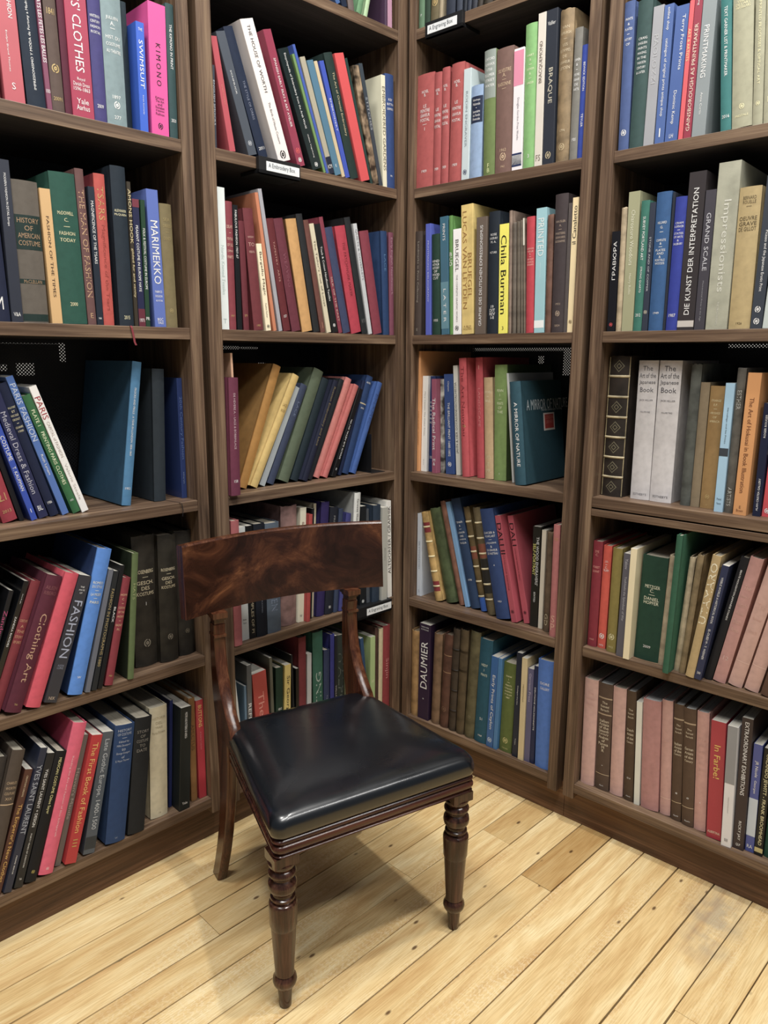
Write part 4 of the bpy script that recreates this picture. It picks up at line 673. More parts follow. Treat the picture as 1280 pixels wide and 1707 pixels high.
-0.6148 -0.0049 0.0473 0.3591 0.0060|a6a690|s|stone thick boxed book, pale title, right of the plum-grey one, fourth shelf up, far-right bookcase|d .22 .77 .4 d4d4c4 Impressionists;d .83 .97 .1 d4d4c4 THE PRINTMAKERS
-0.5655 -0.0109 0.0456 0.3013 0.0060|b69e66|c|biscuit thick cloth book, right of the stone one, fourth shelf up, far-right bookcase|h .06 .15 .6 605030 BERNARD/ROUELLE/—;h .2 .31 .8 504020 OEUVRE/GRAVE/DE GILLOT;h .95 .97 .3 504020 1926
-0.5292 0.0123 0.0240 0.3185 0.0060|3a414c|p|slate book, white lettering, two emblems, right of the biscuit one, fourth shelf up, far-right bookcase|d .35 .75 .3 w Picasso and the Japanese Erotic Print;E .87 .5 w;E .95 .5 w
-0.5026 0.0325 0.0260 0.2979 0.0060|c0ccc8|p|pale book at right frame edge, fourth shelf up, far-right bookcase|
@D3
-0.8569 0.0000 0.0584 0.3665 0.0387|2c241e|o|dark leather book, six ribbed panels, third shelf up, far-right bookcase|B 6 b8a880;Q
-0.7833 -0.0059 0.0504 0.3546 0.0500|ccc8c8|c|white linen book, left of matching pair, third shelf up, far-right bookcase|h .03 .23 .9 606068 The/Art of the/Japanese/Book;h .27 .29 .7 707078 JACK HILLIER;h .355 .37 .5 707078 VOLUME ONE;h .95 .97 .7 707078 SOTHEBY'S
-0.7292 0.0000 0.0555 0.3550 0.0500|d0cccc a8a4a4|c|white linen book, right of matching pair, third shelf up, far-right bookcase|h .03 .23 .9 505058 The/Art of the/Japanese/Book;h .27 .29 .7 505058 JACK HILLIER;h .355 .37 .5 505058 VOLUME TWO;h .95 .97 .7 505058 SOTHEBY'S
-0.6661 0.0000 0.0245 0.3479 0.0500|565a54|o|dark-grey worn cloth book, right of the white one, third shelf up, far-right bookcase|
-0.6415 0.0000 0.0213 0.3044 0.0500|8c7a5c|c|greige cloth book, right of the dark-grey one, third shelf up, far-right bookcase|
-0.6127 0.0000 0.0330 0.2967 0.0500|a07c40|c|caramel cloth book, right of the greige one, third shelf up, far-right bookcase|h .1 .3 .7 e8d8a0 STRANGE/E.F./—/HIROSHIGE/OF/AMERICA;E .9 .3 c8a860;h .96 .98 .7 c8a860 V
-0.5774 -0.0002 0.0204 0.3049 0.0280|a0cce8|j|sky-blue picture-jacket slim book, right of the caramel one, third shelf up, far-right bookcase|d .15 .5 .2 404850 Hiroshige and his Prints;L .5 .56 3c444c;h .88 .95 .5 405060 Prestel/Museum
-0.5565 0.0002 0.0191 0.3395 0.0313|5c5850|o|ash-grey worn slim book, right of the sky-blue one, third shelf up, far-right bookcase|d .15 .28 .5 b8b8b0 ESTHER;d .82 .95 .5 b8b8b0 ARTISTS
-0.5279 0.0082 0.0292 0.3293 0.0237|dc964c|p|orange book, brown italic title, right of the ash-grey one, third shelf up, far-right bookcase|d .17 .84 .35 7c4420 The Art of Hokusai in Book Illustration;h .93 .98 .5 7c4420 E/Brown
-0.4945 0.0000 0.0171 0.2620 0.0371|1b2340|p|navy book, upward white capitals, right of the orange one, third shelf up, far-right bookcase|u .1 .3 .25 w ROGER ROUGER;u .66 .95 .25 w ALAN CRISTEA GALLERY
-0.4742 0.0180 0.0214 0.1435 0.0444|d43c46|p|red short book at frame edge, third shelf up, far-right bookcase|E .9 .5 w
@D4
-0.8741 -0.0006 0.0265 0.2987 0.0202|8c2434|c|burgundy cloth book, second shelf up, far-right bookcase|h .08 .14 .4 f0a090 DYE/C.;h .22 .3 .7 f0a090 FOREST/LEVANT;h .92 .94 .5 f0a090 1965
-0.8482 0.0006 0.0231 0.2901 0.0258|dc4e38|c|orange-red cloth book, white stamp, right of the burgundy one, second shelf up, far-right bookcase|h .14 .25 .6 w J.D./—/C./ISLAM;E .88 .6 w;h .96 .98 .5 w 1973
-0.8159 0.0000 0.0260 0.2902 0.0162|8e7e30|c|olive-gold cloth book, gilt stamp, right of the orange-red one, second shelf up, far-right bookcase|E .85 .6 e0d8a0;h .94 .96 .5 e0d8a0 1912
-0.7856 0.0072 0.0193 0.2842 0.0056|5e5c66|p|slate slim book, right of the olive-gold one, second shelf up, far-right bookcase|d .05 .15 .4 c0c0c8 Yakov;d .22 .65 .4 c0c0c8 Yoshitoshi the Splendour of War
-0.7648 0.0007 0.0165 0.3017 -0.0006|eedeb0|p|cream slim book, right of the slate one, second shelf up, far-right bookcase|
-0.7224 0.0154 0.0663 0.2840 0.0264|1c4434|c|dark-green very thick book, right of the cream one, second shelf up, far-right bookcase|h .27 .46 .6 e8e8c8 METZGER/C./—/DANIEL/HOPFER;h .85 .88 .3 w 2009
-0.6807 0.0247 0.0147 0.2959 0.0228|aa9a7c|o|mottled cream thin book, right of the dark-green one, second shelf up, far-right bookcase|
-0.6516 0.0185 0.0146 0.3601 -0.0200|2b6248|c|emerald tall book jutting forward, right of the mottled one, second shelf up, far-right bookcase|
-0.6363 0.0505 0.0140 0.3035 0.0140|b0a080|o|beige worn book, broken spine, right of the emerald one, second shelf up, far-right bookcase|
-0.6207 0.0651 0.0151 0.3146 0.0068|84704c|o|brown mottled worn book, right of the beige one, second shelf up, far-right bookcase|
-0.5970 0.1160 0.0205 0.3225 -0.0030|ba9e66|c|tan book, pale upward capitals, right of the brown one, second shelf up, far-right bookcase|u .06 .55 .75 f2e8c4 UTAMARO
-0.5775 0.1319 0.0165 0.3027 -0.0030|2b3456|p|navy slim leaning book, right of the tan one, second shelf up, far-right bookcase|d .1 .5 .3 w VISIBLE WORLD A HISTORICAL BOOK;d .55 .82 .3 w EL-OUED M - T. WERNER;h .92 .96 .5 w 260
-0.5587 0.1758 0.0189 0.3283 0.0143|1b1b20|c|black leaning book, white letters, right of the navy one, second shelf up, far-right bookcase|d .1 .5 .25 w BEATE HOUGHTON JAPANESE STANDS
-0.5325 0.1729 0.0294 0.3304 0.0141|c08a82|c|pink first of three leaning cloth books, second shelf up, far-right bookcase|h .2 .6 .6 d8a898 The/Illustrated/Bartsch/Antonio/Dutch/Artists;h .78 .82 .5 e0b8b0 12
-0.4961 0.1904 0.0330 0.3302 0.0157|ca9e90|c|pink second of three leaning cloth books, second shelf up, far-right bookcase|h .3 .6 .6 d8a898 The/Illustrated/Bartsch;L .8 .803 e0b8a8
-0.4581 0.1876 0.0327 0.3287 0.0137|ca9e90|c|pink third of three leaning cloth books, second shelf up, far-right bookcase|L .8 .803 e0b8a8
-0.4214 0.1791 0.0288 0.3261 0.0068|5c4030|c|brown leaning book at frame edge, second shelf up, far-right bookcase|
@D5
-0.8627 -0.0193 0.0403 0.3217 0.0244|cfa398|c|pink first cloth volume, bottom shelf, far-right bookcase|h .1 .25 .6 d8a8a0 The/Illustrated/Bartsch
-0.8195 -0.0247 0.0406 0.3200 0.0281|5a4638|c|brown cloth volume, long gilt list, right of the pink one, bottom shelf, far-right bookcase|L .13 .14 b09878;h .16 .26 .6 e8d8b8 The/Illustrated/Bartsch;L .28 .29 b09878;h .33 .64 .7 e8d8b8 Italian/Artists/of the/Sixteenth/Century/Andrea/of/Parma/M/R;h .76 .77 .1 w 46;L .85 .853 c8b088;h .95 .965 .3 w Abaris
-0.7768 -0.0331 0.0373 0.3200 0.0292|cfa398|c|pink second cloth volume, square top, bottom shelf, far-right bookcase|L .88 .883 d8a8a0
-0.7398 -0.0428 0.0257 0.3214 0.0284|56422f|c|brown narrow cloth volume, right of the pink one, bottom shelf, far-right bookcase|h .15 .25 .6 e8d8b8 The/Illustrated/Bartsch;h .33 .48 .7 e8d8b8 Dutch/Artists/of the/Century;h .78 .8 .4 w 53 #;h .95 .965 .5 w Abaris
-0.7145 -0.0464 0.0150 0.3000 0.0256|dedfd2|p|white thin short book, right of the brown one, bottom shelf, far-right bookcase|
-0.6792 -0.0526 0.0480 0.3149 0.0255|ba827e|c|dusky-pink thickest cloth volume, right of the white one, bottom shelf, far-right bookcase|
-0.6382 -0.0581 0.0281 0.3251 0.0316|c8988e|c|pink narrow cloth volume, right of the dusky-pink one, bottom shelf, far-right bookcase|h .3 .4 .5 d8a8a0 Bartsch;L .85 .853 e0b8a8
-0.6073 -0.0549 0.0261 0.3260 0.0275|5a4432|c|brown cloth volume, left of pair, right of the pink one, bottom shelf, far-right bookcase|L .12 .13 b09878;h .16 .25 .6 e8d8b8 The/Illustrated/Bartsch;h .32 .44 .7 e8d8b8 Italian/Artists/of the/Century;h .75 .77 .2 w 48;L .84 .843 c8b088;h .95 .965 .5 w Abaris
-0.5758 -0.0618 0.0302 0.3252 0.0236|5c4634|c|brown cloth volume, right of pair, right of the brown one, bottom shelf, far-right bookcase|L .12 .13 b09878;h .16 .25 .6 e8d8b8 The/Illustrated/Bartsch;h .32 .46 .7 e8d8b8 German/Artists/of the/Century;h .75 .77 .2 w 49;L .84 .843 c8b088;h .95 .965 .5 w Abaris
-0.5447 -0.0589 0.0297 0.3264 0.0253|ca988e|c|pink last cloth volume, faint lines, right of the brown one, bottom shelf, far-right bookcase|h .2 .5 .6 d8a8a0 The/Illustrated/Bartsch/—/Early/German;E .76 .1 w
-0.5058 -0.0503 0.0357 0.3190 0.0161|b01e3a|j|red book lettered In Farbe, right of the pink one, bottom shelf, far-right bookcase|d .2 .48 .4 f0c840 In Farbe!;h .93 .96 .9 f0d8c0 ALBERTINA
-0.4723 -0.0404 0.0236 0.3229 0.0054|dcdce0|p|white book, grey photo upper half, right of the red one, bottom shelf, far-right bookcase|L .0 .47 8c8e92;d .5 .8 .1 b0b0b0 PRINTMAKING;h .93 .96 .3 202020 III
-0.4466 -0.0294 0.0258 0.3508 0.0155|3a2e30|p|dark-brown book, white italic capitals, right of the white one, bottom shelf, far-right bookcase|d .03 .58 .35 w EXTRAORDINARY EXHIBITIONS;d .78 .93 .3 w RICKY JAY;h .95 .98 .4 w QLP
-0.4224 -0.0252 0.0206 0.2880 0.0251|4454a0|j|violet-blue photographic short book, right of the dark-brown one, bottom shelf, far-right bookcase|d .15 .3 .4 w JR Nicole;d .33 .45 .3 w Georges;L .5 .85 c0ccd8;h .93 .97 .6 w RA
-0.4016 -0.0163 0.0190 0.2864 0.0240|16181b|p|black book, yellowish capitals, right of the violet-blue one, bottom shelf, far-right bookcase|d .05 .9 .5 e8e0a8 ORLANDO JEWITT - FRANK BROOMHEAD;L .93 .97 c8b870
-0.3758 -0.0093 0.0306 0.2842 0.0296|204e3c|c|green book at lower frame edge, bottom shelf, far-right bookcase|'''
def parse_books():
    out = []; key = None
    for ln in BOOKS.strip().split('\n'):
        if ln[0] == '@': key = ln[1:]; continue
        num, hexes, sty, label, tx = ln.split('|')
        c, m, w_, h, y = [float(q) for q in num.split()]
        hx = hexes.split(); out.append((key, c, m, w_, h, y, hx[0], hx[1] if len(hx) > 1 else None, sty, label, tx))
    return out
BK = parse_books()
strs = set()
for b in BK:
    for q in b[10].split(';'):
        q = q.strip()
        if q and (q[0] in 'duh') and q.split()[0][0] in 'duh':
            f = q.split(' ', 5)
            if q[0] == 'h': strs.update(x for x in f[5].split('/') if x and x != '—')
            else: strs.add(f[5])
strs.update(['A MIRROR OF NATURE', 'Nordic Landscape Painting', 'LONDON', 'LIBRARY', 'A Embroidery Box', 'A Engraving Box'])
prepare_text(sorted(strs))

def build_book(key, c, m, w_, h, Y, hx, cv, sty, label, tx, idx):
    side = 'L' if key[0] in 'AB' else 'R'; z0 = ZS[int(key[1])]
    n, d, r, a = frame(side); rng = random.Random(idx*17+3)
    th = math.atan(m); t = max(w_*math.cos(th), .0035)
    lift = t/2*abs(math.sin(th)); s = c+m*lift
    root = thing('book', label, 'book', wpt(side, s, Y, z0+lift+.0003), (0, th, a), GROUPS[key])
    wd = min(h*rng.uniform(.68, .8), .268); wd = min(wd, .312-max(Y, 0))
    if abs(m) > .3: wd = min(wd, .25)
    rounded = sty in 'co' and t > .009
    b = min(.12*t, .0042) if rounded else .0004
    if sty == 'o': b = min(.2*t, .007)
    tb = min(.0026, t*.2) if sty in 'co' else min(.0009, t*.2)
    if sty == 's': tb = .002
    ht = t/2
    def spine(x): return b*(x/ht)**2 if rounded else .0001
    N = 8 if rounded else 2
    outer = [(-ht+2*ht*k/N, spine(-ht+2*ht*k/N)) for k in range(N+1)]
    hard = sty in 'co' and t > .009 and wd > .05
    if not rounded: outer = [(-ht, .0009), (-ht+.0008, .0001), (ht-.0008, .0001), (ht, .0009)]
    rightside = [(ht, b+.004), (ht-.0011, b+.0065), (ht-.0011, b+.009), (ht, b+.0115)] if hard else []
    leftside = [(-x, y) for x, y in reversed(rightside)]
    ti = ht-tb
    inner = [(ti-2*ti*k/N, b*((ti-2*ti*k/N)/ht)**2+tb*.9) for k in range(N+1)] if rounded else [(ti, .0001+tb), (-ti, .0001+tb)]
    poly = outer+rightside+[(ht, wd), (ti, wd)]+inner+[(-ti, wd), (-ht, wd)]+leftside
    jit = None
    if sty == 'o':
        jit = lambda x, y: (rng.uniform(-.0035, .001) if y < b+.006 else 0)
    mb = MB(); mb.prism(poly, 0, h, jit=jit)
    cm = cover_mat(hx, sty); mats = [cm]
    if cv:
        mats.append(cover_mat(cv, sty))
        me_n = len(poly)
        for fi in range(len(mb.f)):                      # side boards' second colour: jacket colour on some, painted light and shade on others
            vs = [mb.v[k] for k in mb.f[fi]]
            if len(vs) == 4 and min(p[1] for p in vs) > b+.0005 and all(abs(abs(p[0])-ht) < .0015 for p in vs): mb.m[fi] = 1
    co_ = mb.obj('cover', mats, root, smooth=rounded, angle=35)
    # page block
    pg = MB(); e = .003 if hard else .0006
    py0 = b+tb+.0006 if rounded else tb+.0008
    if sty == 's': e = -.0; 
    ztop = h-e if sty != 's' else h+.0002
    if sty == 'o': ztop = h-.006
    pg.box(-ti+.0001, ti-.0001, py0, wd-(.003 if hard else .0006), e if sty != 's' else .0004, ztop)
    pcol = 'd4cebe' if sty in 'jp' else 'bdb39c'
    if sty == 'o': pcol = '80705a'
    if hx[:2] in ('cc', 'ca', 'c8', '5a', '56', '5c', 'ba') and key == 'D5': pcol = 'c4c4c0'
    pg.obj('page_block', page_mat(pcol) if sty != 's' else cm, root)
    # lettering, labels, bands, emblems
    offy = .00045; L = MB()
    def ci(cname): last[0] = cname; return 0
    last = ['w']
    def flush(nm):
        nonlocal L
        if L.f: L.obj(nm, ink_mat(last[0]), root)
        L = MB()
    for q in tx.split(';'):
        q = q.strip()
        if not q: continue
        k0 = q.split()[0]
        if k0[0] in 'duh' and k0[0:2] in ('d', 'u', 'h', 'd@', 'u@'):
            kind, f0, f1, wf, colr, body = q.split(' ', 5); f0 = float(f0); f1 = float(f1); wf = float(wf)
            off = float(kind[2:])*t if len(kind) > 1 else 0
            mi = ci(colr)
            zt, zb = h*(1-f0), h*(1-f1)
            usable = t*.9
            if kind[0] == 'h':
                lines = body.split('/'); lh = (zt-zb)/len(lines); cap = usable*min(wf*1.1, .92)
                fits = [cap/TEXT[q_][2]*1.6 for q_ in lines if q_ and q_ != '—'] or [lh]
                hb = min(lh*.82, max(min(fits), lh*.5))
                for li, lt in enumerate(lines):
                    if not lt: continue
                    zc = zt-(li+.5)*lh
                    if lt == '—':
                        L.quad((-.12*t, spine(.1*t)-offy, zc-.0005), (.12*t, spine(.1*t)-offy, zc-.0005), (.12*t, spine(.1*t)-offy, zc+.0005), (-.12*t, spine(.1*t)-offy, zc+.0005), mi=mi); continue
                    asp = TEXT[lt][2]; maxw = cap; hh = hb; ww = hh*asp
                    if ww > maxw: ww = maxw; hh = max(min(hh, ww/asp*2.2), .0001)
                    put_text(L, lt, lambda u, v: ((u-.5)*ww, spine((u-.5)*ww)-offy, zc+(v-.5)*hh), mi)
            else:
                asp = TEXT[body][2]; ln = zt-zb; gh = usable*min(wf*1.15, .84); gw = gh*asp
                if gw > ln: gh = max(gh*(ln/gw), gh*.6); gw = ln
                elif gw < ln: gw = min(ln, gw*1.9)
                if kind[0] == 'd':
                    zs = zt-(ln-gw)/2
                    put_text(L, body, lambda u, v: (off+(v-.5)*gh, spine(off+(v-.5)*gh)-offy, zs-u*gw), mi)
                else:
                    zs = zb+(ln-gw)/2
                    put_text(L, body, lambda u, v: (off-(v-.5)*gh, spine(off-(v-.5)*gh)-offy, zs+u*gw), mi)
            flush('spine_lettering')
        elif k0 == 'L':
            _, f0, f1, colr = q.split(); f0 = float(f0); f1 = float(f1)
            mi = 0; LB = MB(); K = 6 if rounded else 1; off2 = .00022
            xs = [-ht*.985+2*ht*.985*k/K for k in range(K+1)]
            for k in range(K):
                LB.quad((xs[k], spine(xs[k])-off2, h*(1-f1)), (xs[k+1], spine(xs[k+1])-off2, h*(1-f1)), (xs[k+1], spine(xs[k+1])-off2, h*(1-f0)+.0006), (xs[k], spine(xs[k])-off2, h*(1-f0)+.0006))
            LB.obj('spine_label' if f1-f0 > .012 else 'stamped_line', cover_mat(colr, 'p'), root)
        elif k0 == 'E':
            _, f, size, colr = q.split(); f = float(f); rr = t*float(size)/2; zc = h*(1-f); mi = ci(colr)
            K = 16
            for (ra, rb) in ((rr, rr*.72), (rr*.45, rr*.12)):
                for k in range(K):
                    a0, a1 = 2*math.pi*k/K, 2*math.pi*(k+1)/K
                    if ra == rr and k in (3, 11): continue
                    P = [(ra*math.cos(a0), ra*math.sin(a0)*1.15), (ra*math.cos(a1), ra*math.sin(a1)*1.15), (rb*math.cos(a1), rb*math.sin(a1)*1.15), (rb*math.cos(a0), rb*math.sin(a0)*1.15)]
                    L.quad(*[(x, spine(x)-offy, zc+zz) for x, zz in P], mi=mi)
            flush('publisher_emblem')
        elif k0 == 'B':
            _, nb, colr = q.split(); nb = int(nb)
            for k in range(nb):
                zc = h*(k+1)/(nb+1); R_ = MB(); K = 10
                rings = []
                for j in range(K+1):
                    x = -ht*.99+2*ht*.99*j/K
                    rings.append([(x, spine(x)-.0022*math.sin(q_)+.0003, zc+.0032*math.cos(q_)) for q_ in (0, .8, 1.57, 2.34, 3.14)])
                R_.loft(rings, close=False); R_.obj('raised_band', cover_mat(colr, 'o'), root, smooth=True, angle=60)
        elif k0 == 'Q':                                   # lozenges tooled in the compartments
            for k in range(7):
                if k == 5: continue
                zc = h*(k+.5)/7; s1, s2 = .26*t, .18*t; mi = ci('6e674e')
                for (ra, rb) in ((1, .8), (.5, .3)):
                    pts = [(0, 1), (1, 0), (0, -1), (-1, 0)]
                    for j in range(4):
                        p, q2 = pts[j], pts[(j+1) % 4]
                        L.quad(*[(x*s1, spine(x*s1)-offy, zc+zz*s1*1.05) for x, zz in ((p[0]*ra, p[1]*ra), (q2[0]*ra, q2[1]*ra), (q2[0]*rb, q2[1]*rb), (p[0]*rb, p[1]*rb))], mi=mi)
            flush('tooled_lozenges')
            for sx in (-1, 1):
                G = MB(); G.box(sx*ht*.93-.0009, sx*ht*.93+.0009, spine(ht*.93)-.0006, spine(ht*.93)+.001, .002, h-.004); G.obj('worn_edge', cover_mat('a8986c', 'o'), root)
        elif k0 == 'C':                                   # front cover lettering and sticker
            FC = MB(); xx = ht+.0004
            put_text(FC, 'A MIRROR OF NATURE', lambda u, v: (xx, .030+u*.235, h*.765+(v-.5)*.030), 0)
            put_text(FC, 'Nordic Landscape Painting', lambda u, v: (xx, .110+u*.12, h*.705+(v-.5)*.009), 0)
            FC.obj('cover_lettering', ink_mat('c8d4d8'), root)
            ST = MB(); ST.box(ht+.0001, ht+.0006, .120, .182, h*.50, h*.675)
            so = ST.obj('library_sticker', cover_mat('e0d8d0', 'p'), root)
            S2 = MB(); S2.box(ht+.0005, ht+.0010, .126, .176, h*.52, h*.66); S2.obj('sticker_panel', cover_mat('b83028', 'p'), so)
            S3 = MB()
            put_text(S3, 'LONDON', lambda u, v: (ht+.0014, .130+u*.042, h*.63+(v-.5)*.010), 0)
            put_text(S3, 'LIBRARY', lambda u, v: (ht+.0014, .130+u*.042, h*.585+(v-.5)*.010), 0)
            S3.obj('sticker_lettering', ink_mat('e08070'), so)
        elif k0 in ('R', 'R2'):
            col = '8c2c38' if k0 == 'R' else '16161a'; R_ = MB(); x0 = .004 if k0 == 'R' else .012
            pts = [(x0, .03, -.0002), (x0, -.0072, .0004), (x0+.001, -.0085, -.004), (x0+.004, -.009, -.022), (x0+.006, -.0088, -.036), (x0+.009, -.009, -.043)]
            if k0 == 'R2': pts = [(x0, .03, .0006), (x0+.012, -Y+.0, .0012), (x0+.016, -Y-.0035, -.001), (x0+.019, -Y-.004, -.018), (x0+.018, -Y-.004, -.034)]
            for (p, q2) in zip(pts, pts[1:]):
                hw = .0022 if k0 == 'R' else .0009
                R_.quad((p[0]-hw, p[1], p[2]), (p[0]+hw, p[1], p[2]), (q2[0]+hw*1.1, q2[1], q2[2]), (q2[0]-hw*1.1, q2[1], q2[2]))
                R_.quad((p[0]-hw, p[1]+.0004, p[2]), (q2[0]-hw*1.1, q2[1]+.0004, q2[2]), (q2[0]+hw*1.1, q2[1]+.0004, q2[2]), (p[0]+hw, p[1]+.0004, p[2]))
            R_.obj('ribbon_marker', cover_mat(col, 'c'), root)
    return root
GROUPS = {'A1': 'books on the fifth shelf up of the far-left bookcase', 'A2': 'books on the fourth shelf up of the far-left bookcase', 'A3': 'books on the third shelf up of the far-left bookcase', 'A4': 'books on the second shelf up of the far-left bookcase', 'A5': 'books on the bottom shelf of the far-left bookcase', 'B0': 'books on the topmost shelf of the bookcase left of corner', 'B1': 'books on the fifth shelf up of the bookcase left of corner', 'B2': 'books on the fourth shelf up of the bookcase left of corner', 'B3': 'books on the third shelf up of the bookcase left of corner', 'B4': 'books on the second shelf up of the bookcase left of corner', 'B5': 'books on the bottom shelf of the bookcase left of corner', 'C0': 'books on the topmost shelf of the bookcase right of corner', 'C1': 'books on the fifth shelf up of the bookcase right of corner', 'C2': 'books on the fourth shelf up of the bookcase right of corner', 'C3': 'books on the third shelf up of the bookcase right of corner', 'C4': 'books on the second shelf up of the bookcase right of corner', 'C5': 'books on the bottom shelf of the bookcase right of corner', 'D1': 'books on the fifth shelf up of the far-right bookcase', 'D2': 'books on the fourth shelf up of the far-right bookcase', 'D3': 'books on the third shelf up of the far-right bookcase', 'D4': 'books on the second shelf up of the far-right bookcase', 'D5': 'books on the bottom shelf of the far-right bookcase'}
for i, b in enumerate(BK): build_book(*b, i)

# ---------------------------------------------------------------- label holders clipped over shelf edges, bookend
def holder(side, s0, s1, zs, text, label, l0, l1):
    n, d, r, a = frame(side)
    t = thing('shelf_label_holder', label, 'label holder', n*d+Vector((0, 0, zs)), (0, 0, a), 'black shelf label holders')
    mb = MB(); mb.box(s0, s1, -.012, -.0002, -.038, .0004); mb.box(s0, s1, -.012, .05, .0003, .0012)
    mb.box(s0, s1, -.012, .07, -.038, -.0295)
    mb.obj('bracket', BLACK_METAL, t, bevel=.0008)
    cd = MB(); w0 = s0+(s1-s0)*l0; w1 = s0+(s1-s0)*l1; cd.box(w0, w1, -.0128, -.0119, -.030, -.008); cdo = cd.obj('label_card', CARD, t)
    tx = MB(); put_text(tx, text, lambda u, v: (w0+(w1-w0)*(.06+.8*u), -.0132, -.0255+v*.014), 0); tx.obj('label_lettering', ink_mat('505860'), cdo)
holder('L', 1.1908, 1.3226, ZS[1], 'A Embroidery Box', 'black holder with white card on the shelf under the thick white book', .17, .97)
holder('L', 1.5275, 1.6791, ZS[4], 'A Engraving Box', 'black holder with white card on the shelf edge right of the chair back', .25, .98)
holder('R', -1.4753, -1.3461, ZS[0], 'A Engraving Box', 'black holder with white card at the top of the frame right of the corner', .07, .86)
def bookend():
    side = 'L'; n, d, r, a = frame(side)
    t = thing('bookend', 'black metal bookend beside the leaning blue books left of the corner', 'bookend', wpt(side, 1.6235, .03, ZS[3]+.0002), (0, 0, a))
    mb = MB(); mb.box(-.006, .052, -.01, .10, 0, .0013); mb.obj('base_plate', BLACK_METAL, t)
    mb = MB(); mb.box(.0, .0015, .0, .10, .0012, .122); mb.obj('upright_plate', BLACK_METAL, t, bevel=.0004)
bookend()

# ---------------------------------------------------------------- chair
def chair():
    rot = math.radians(30.6355)
    t = thing('dining_chair', 'antique mahogany chair with curved back rail and black leather seat', 'chair', (-.0174, 1.4362, .0003), (0, 0, rot))
    def smooth_obj(mb, name, mat, sub=0, ang=50):
        o = mb.obj(name, mat, t, smooth=True, angle=ang)
        if sub:
            md = o.modifiers.new('sub', 'SUBSURF'); md.levels = sub; md.render_levels = sub
        return o
    # front legs: turned
    prof = [(.0115, 0), (.0128, .002), (.0138, .02), (.0158, .042), (.0162, .047), (.0195, .050), (.0240, .057), (.0256, .064), (.0246, .071), (.0205, .0765), (.0192, .079), (.0206, .081), (.0206, .083),
            (.0200, .086), (.0232, .14), (.0262, .192), (.0266, .195), (.0283, .199), (.0290, .222), (.0300, .243), (.0298, .249), (.0275, .2535), (.0225, .256), (.0245, .259), (.0262, .262), (.0255, .266), (.0212, .269),
            (.0206, .273), (.0240, .277), (.0288, .283), (.0304, .2915), (.0290, .300), (.0245, .3055), (.0222, .308), (.0226, .311), (.0262, .314), (.0288, .3185), (.0290, .3225), (.0262, .3275), (.0232, .330), (.0250, .334), (.0275, .338), (.0295, .345), (.0295, .3455)]
    for sx in (-1, 1):
        mb = MB(); mb.lathe(prof, 40, sx*.2175+.004, .002)
        cx = sx*.2175+.004
        def ring(w2, z): return [(cx+w2*math.cos(q)*(1.0), .002+w2*math.sin(q), z) for q in [math.pi/4+math.pi/2*k for k in range(4)]]
        mb.box(cx-.0265, cx+.0265, .002-.0265, .002+.0265, .345, .367)
        smooth_obj(mb, 'front_leg', MAHO, 0, 35)
    # seat rail with reeded moulding
    def path(o):
        w0, w1, y0, y1, rr = .243+o, .197+o, -.027-o, .405+o, .018
        cs = [(-w0, y0), (w0, y0), (w1, y1), (-w1, y1)]; out = []
        for i, (x, y) in enumerate(cs):
            a0 = [math.pi, 1.5*math.pi, 0, .5*math.pi][i]
            cxx = x+(rr if x < 0 else -rr); cyy = y+(rr if y < .2 else -rr)
            for k in range(7): q = a0+math.pi/2*k/6; out.append((cxx+rr*math.cos(q)+.006, cyy+rr*math.sin(q)))
        return out
    P = [(-.030, .3665), (-.004, .3665), (.0, .3685), (.0015, .371), (.0, .3735), (-.0030, .3745), (-.0030, .3765), (.0005, .3790), (.0030, .384), (.0030, .389), (.0005, .3935), (-.0030, .3955), (-.0028, .397), (.0000, .3985), (.0022, .402), (.0010, .4055), (-.0030, .4075), (-.0045, .4100), (-.009, .4115), (-.030, .4115)]
    mb = MB(); rings = [[(x, y, z) for x, y in path(o)] for o, z in P]; rings.append(rings[0]); mb.loft(rings)
    smooth_obj(mb, 'seat_rail', MAHO3, 0, 60)
    # cushion
    def outline(ins, z, rr):
        w0, w1, y0, y1 = .2475-ins, .2015-ins, -.0315+ins, .408-ins; out = []
        for i, (x, y) in enumerate([(-w0, y0), (w0, y0), (w1, y1), (-w1, y1)]):
            r_ = rr if i < 2 else rr+.018
            a0 = [math.pi, 1.5*math.pi, 0, .5*math.pi][i]
            cxx = x+(r_ if x < 0 else -r_); cyy = y+(r_ if y < .2 else -r_)
            for k in range(9): q = a0+math.pi/2*k/8; out.append((cxx+r_*math.cos(q)+.006, cyy+r_*math.sin(q), z))
            p = out[-1]; nx = [(w0-rr, y0), (w1, y1-rr-.018), (-w1+rr+.018, y1), (-w0, y0+rr)][i]
            for k in range(1, 6): out.append((p[0]+(nx[0]+.006-p[0])*k/6, p[1]+(nx[1]-p[1])*k/6, z))
        return out
    lev = [(.006, .4095, .022), (.001, .4125, .024), (-.0015, .420, .026), (-.0025, .430, .028), (-.001, .441, .029), (.003, .4495, .03), (.009, .456, .032), (.018, .4605, .034), (.036, .465, .04), (.062, .4685, .045), (.095, .471, .05), (.13, .4725, .05), (.165, .473, .012)]
    mb = MB(); i, n_ = mb.loft([outline(*q_) for q_ in lev])
    ctr = len(mb.v); mb.v.append((.006, .188, .4732)); base = i+(len(lev)-1)*n_
    for k in range(n_): mb.f.append((base+k, base+(k+1) % n_, ctr)); mb.m.append(0)
    smooth_obj(mb, 'seat_cushion', LEATHER, 1, 180)
    # back uprights, scrolled forward on to the seat, and the sabre rear legs
    fr = [(.436, .700), (.440, .668), (.436, .620), (.426, .575), (.406, .530), (.380, .495), (.352, .466), (.336, .440), (.330, .4120)]
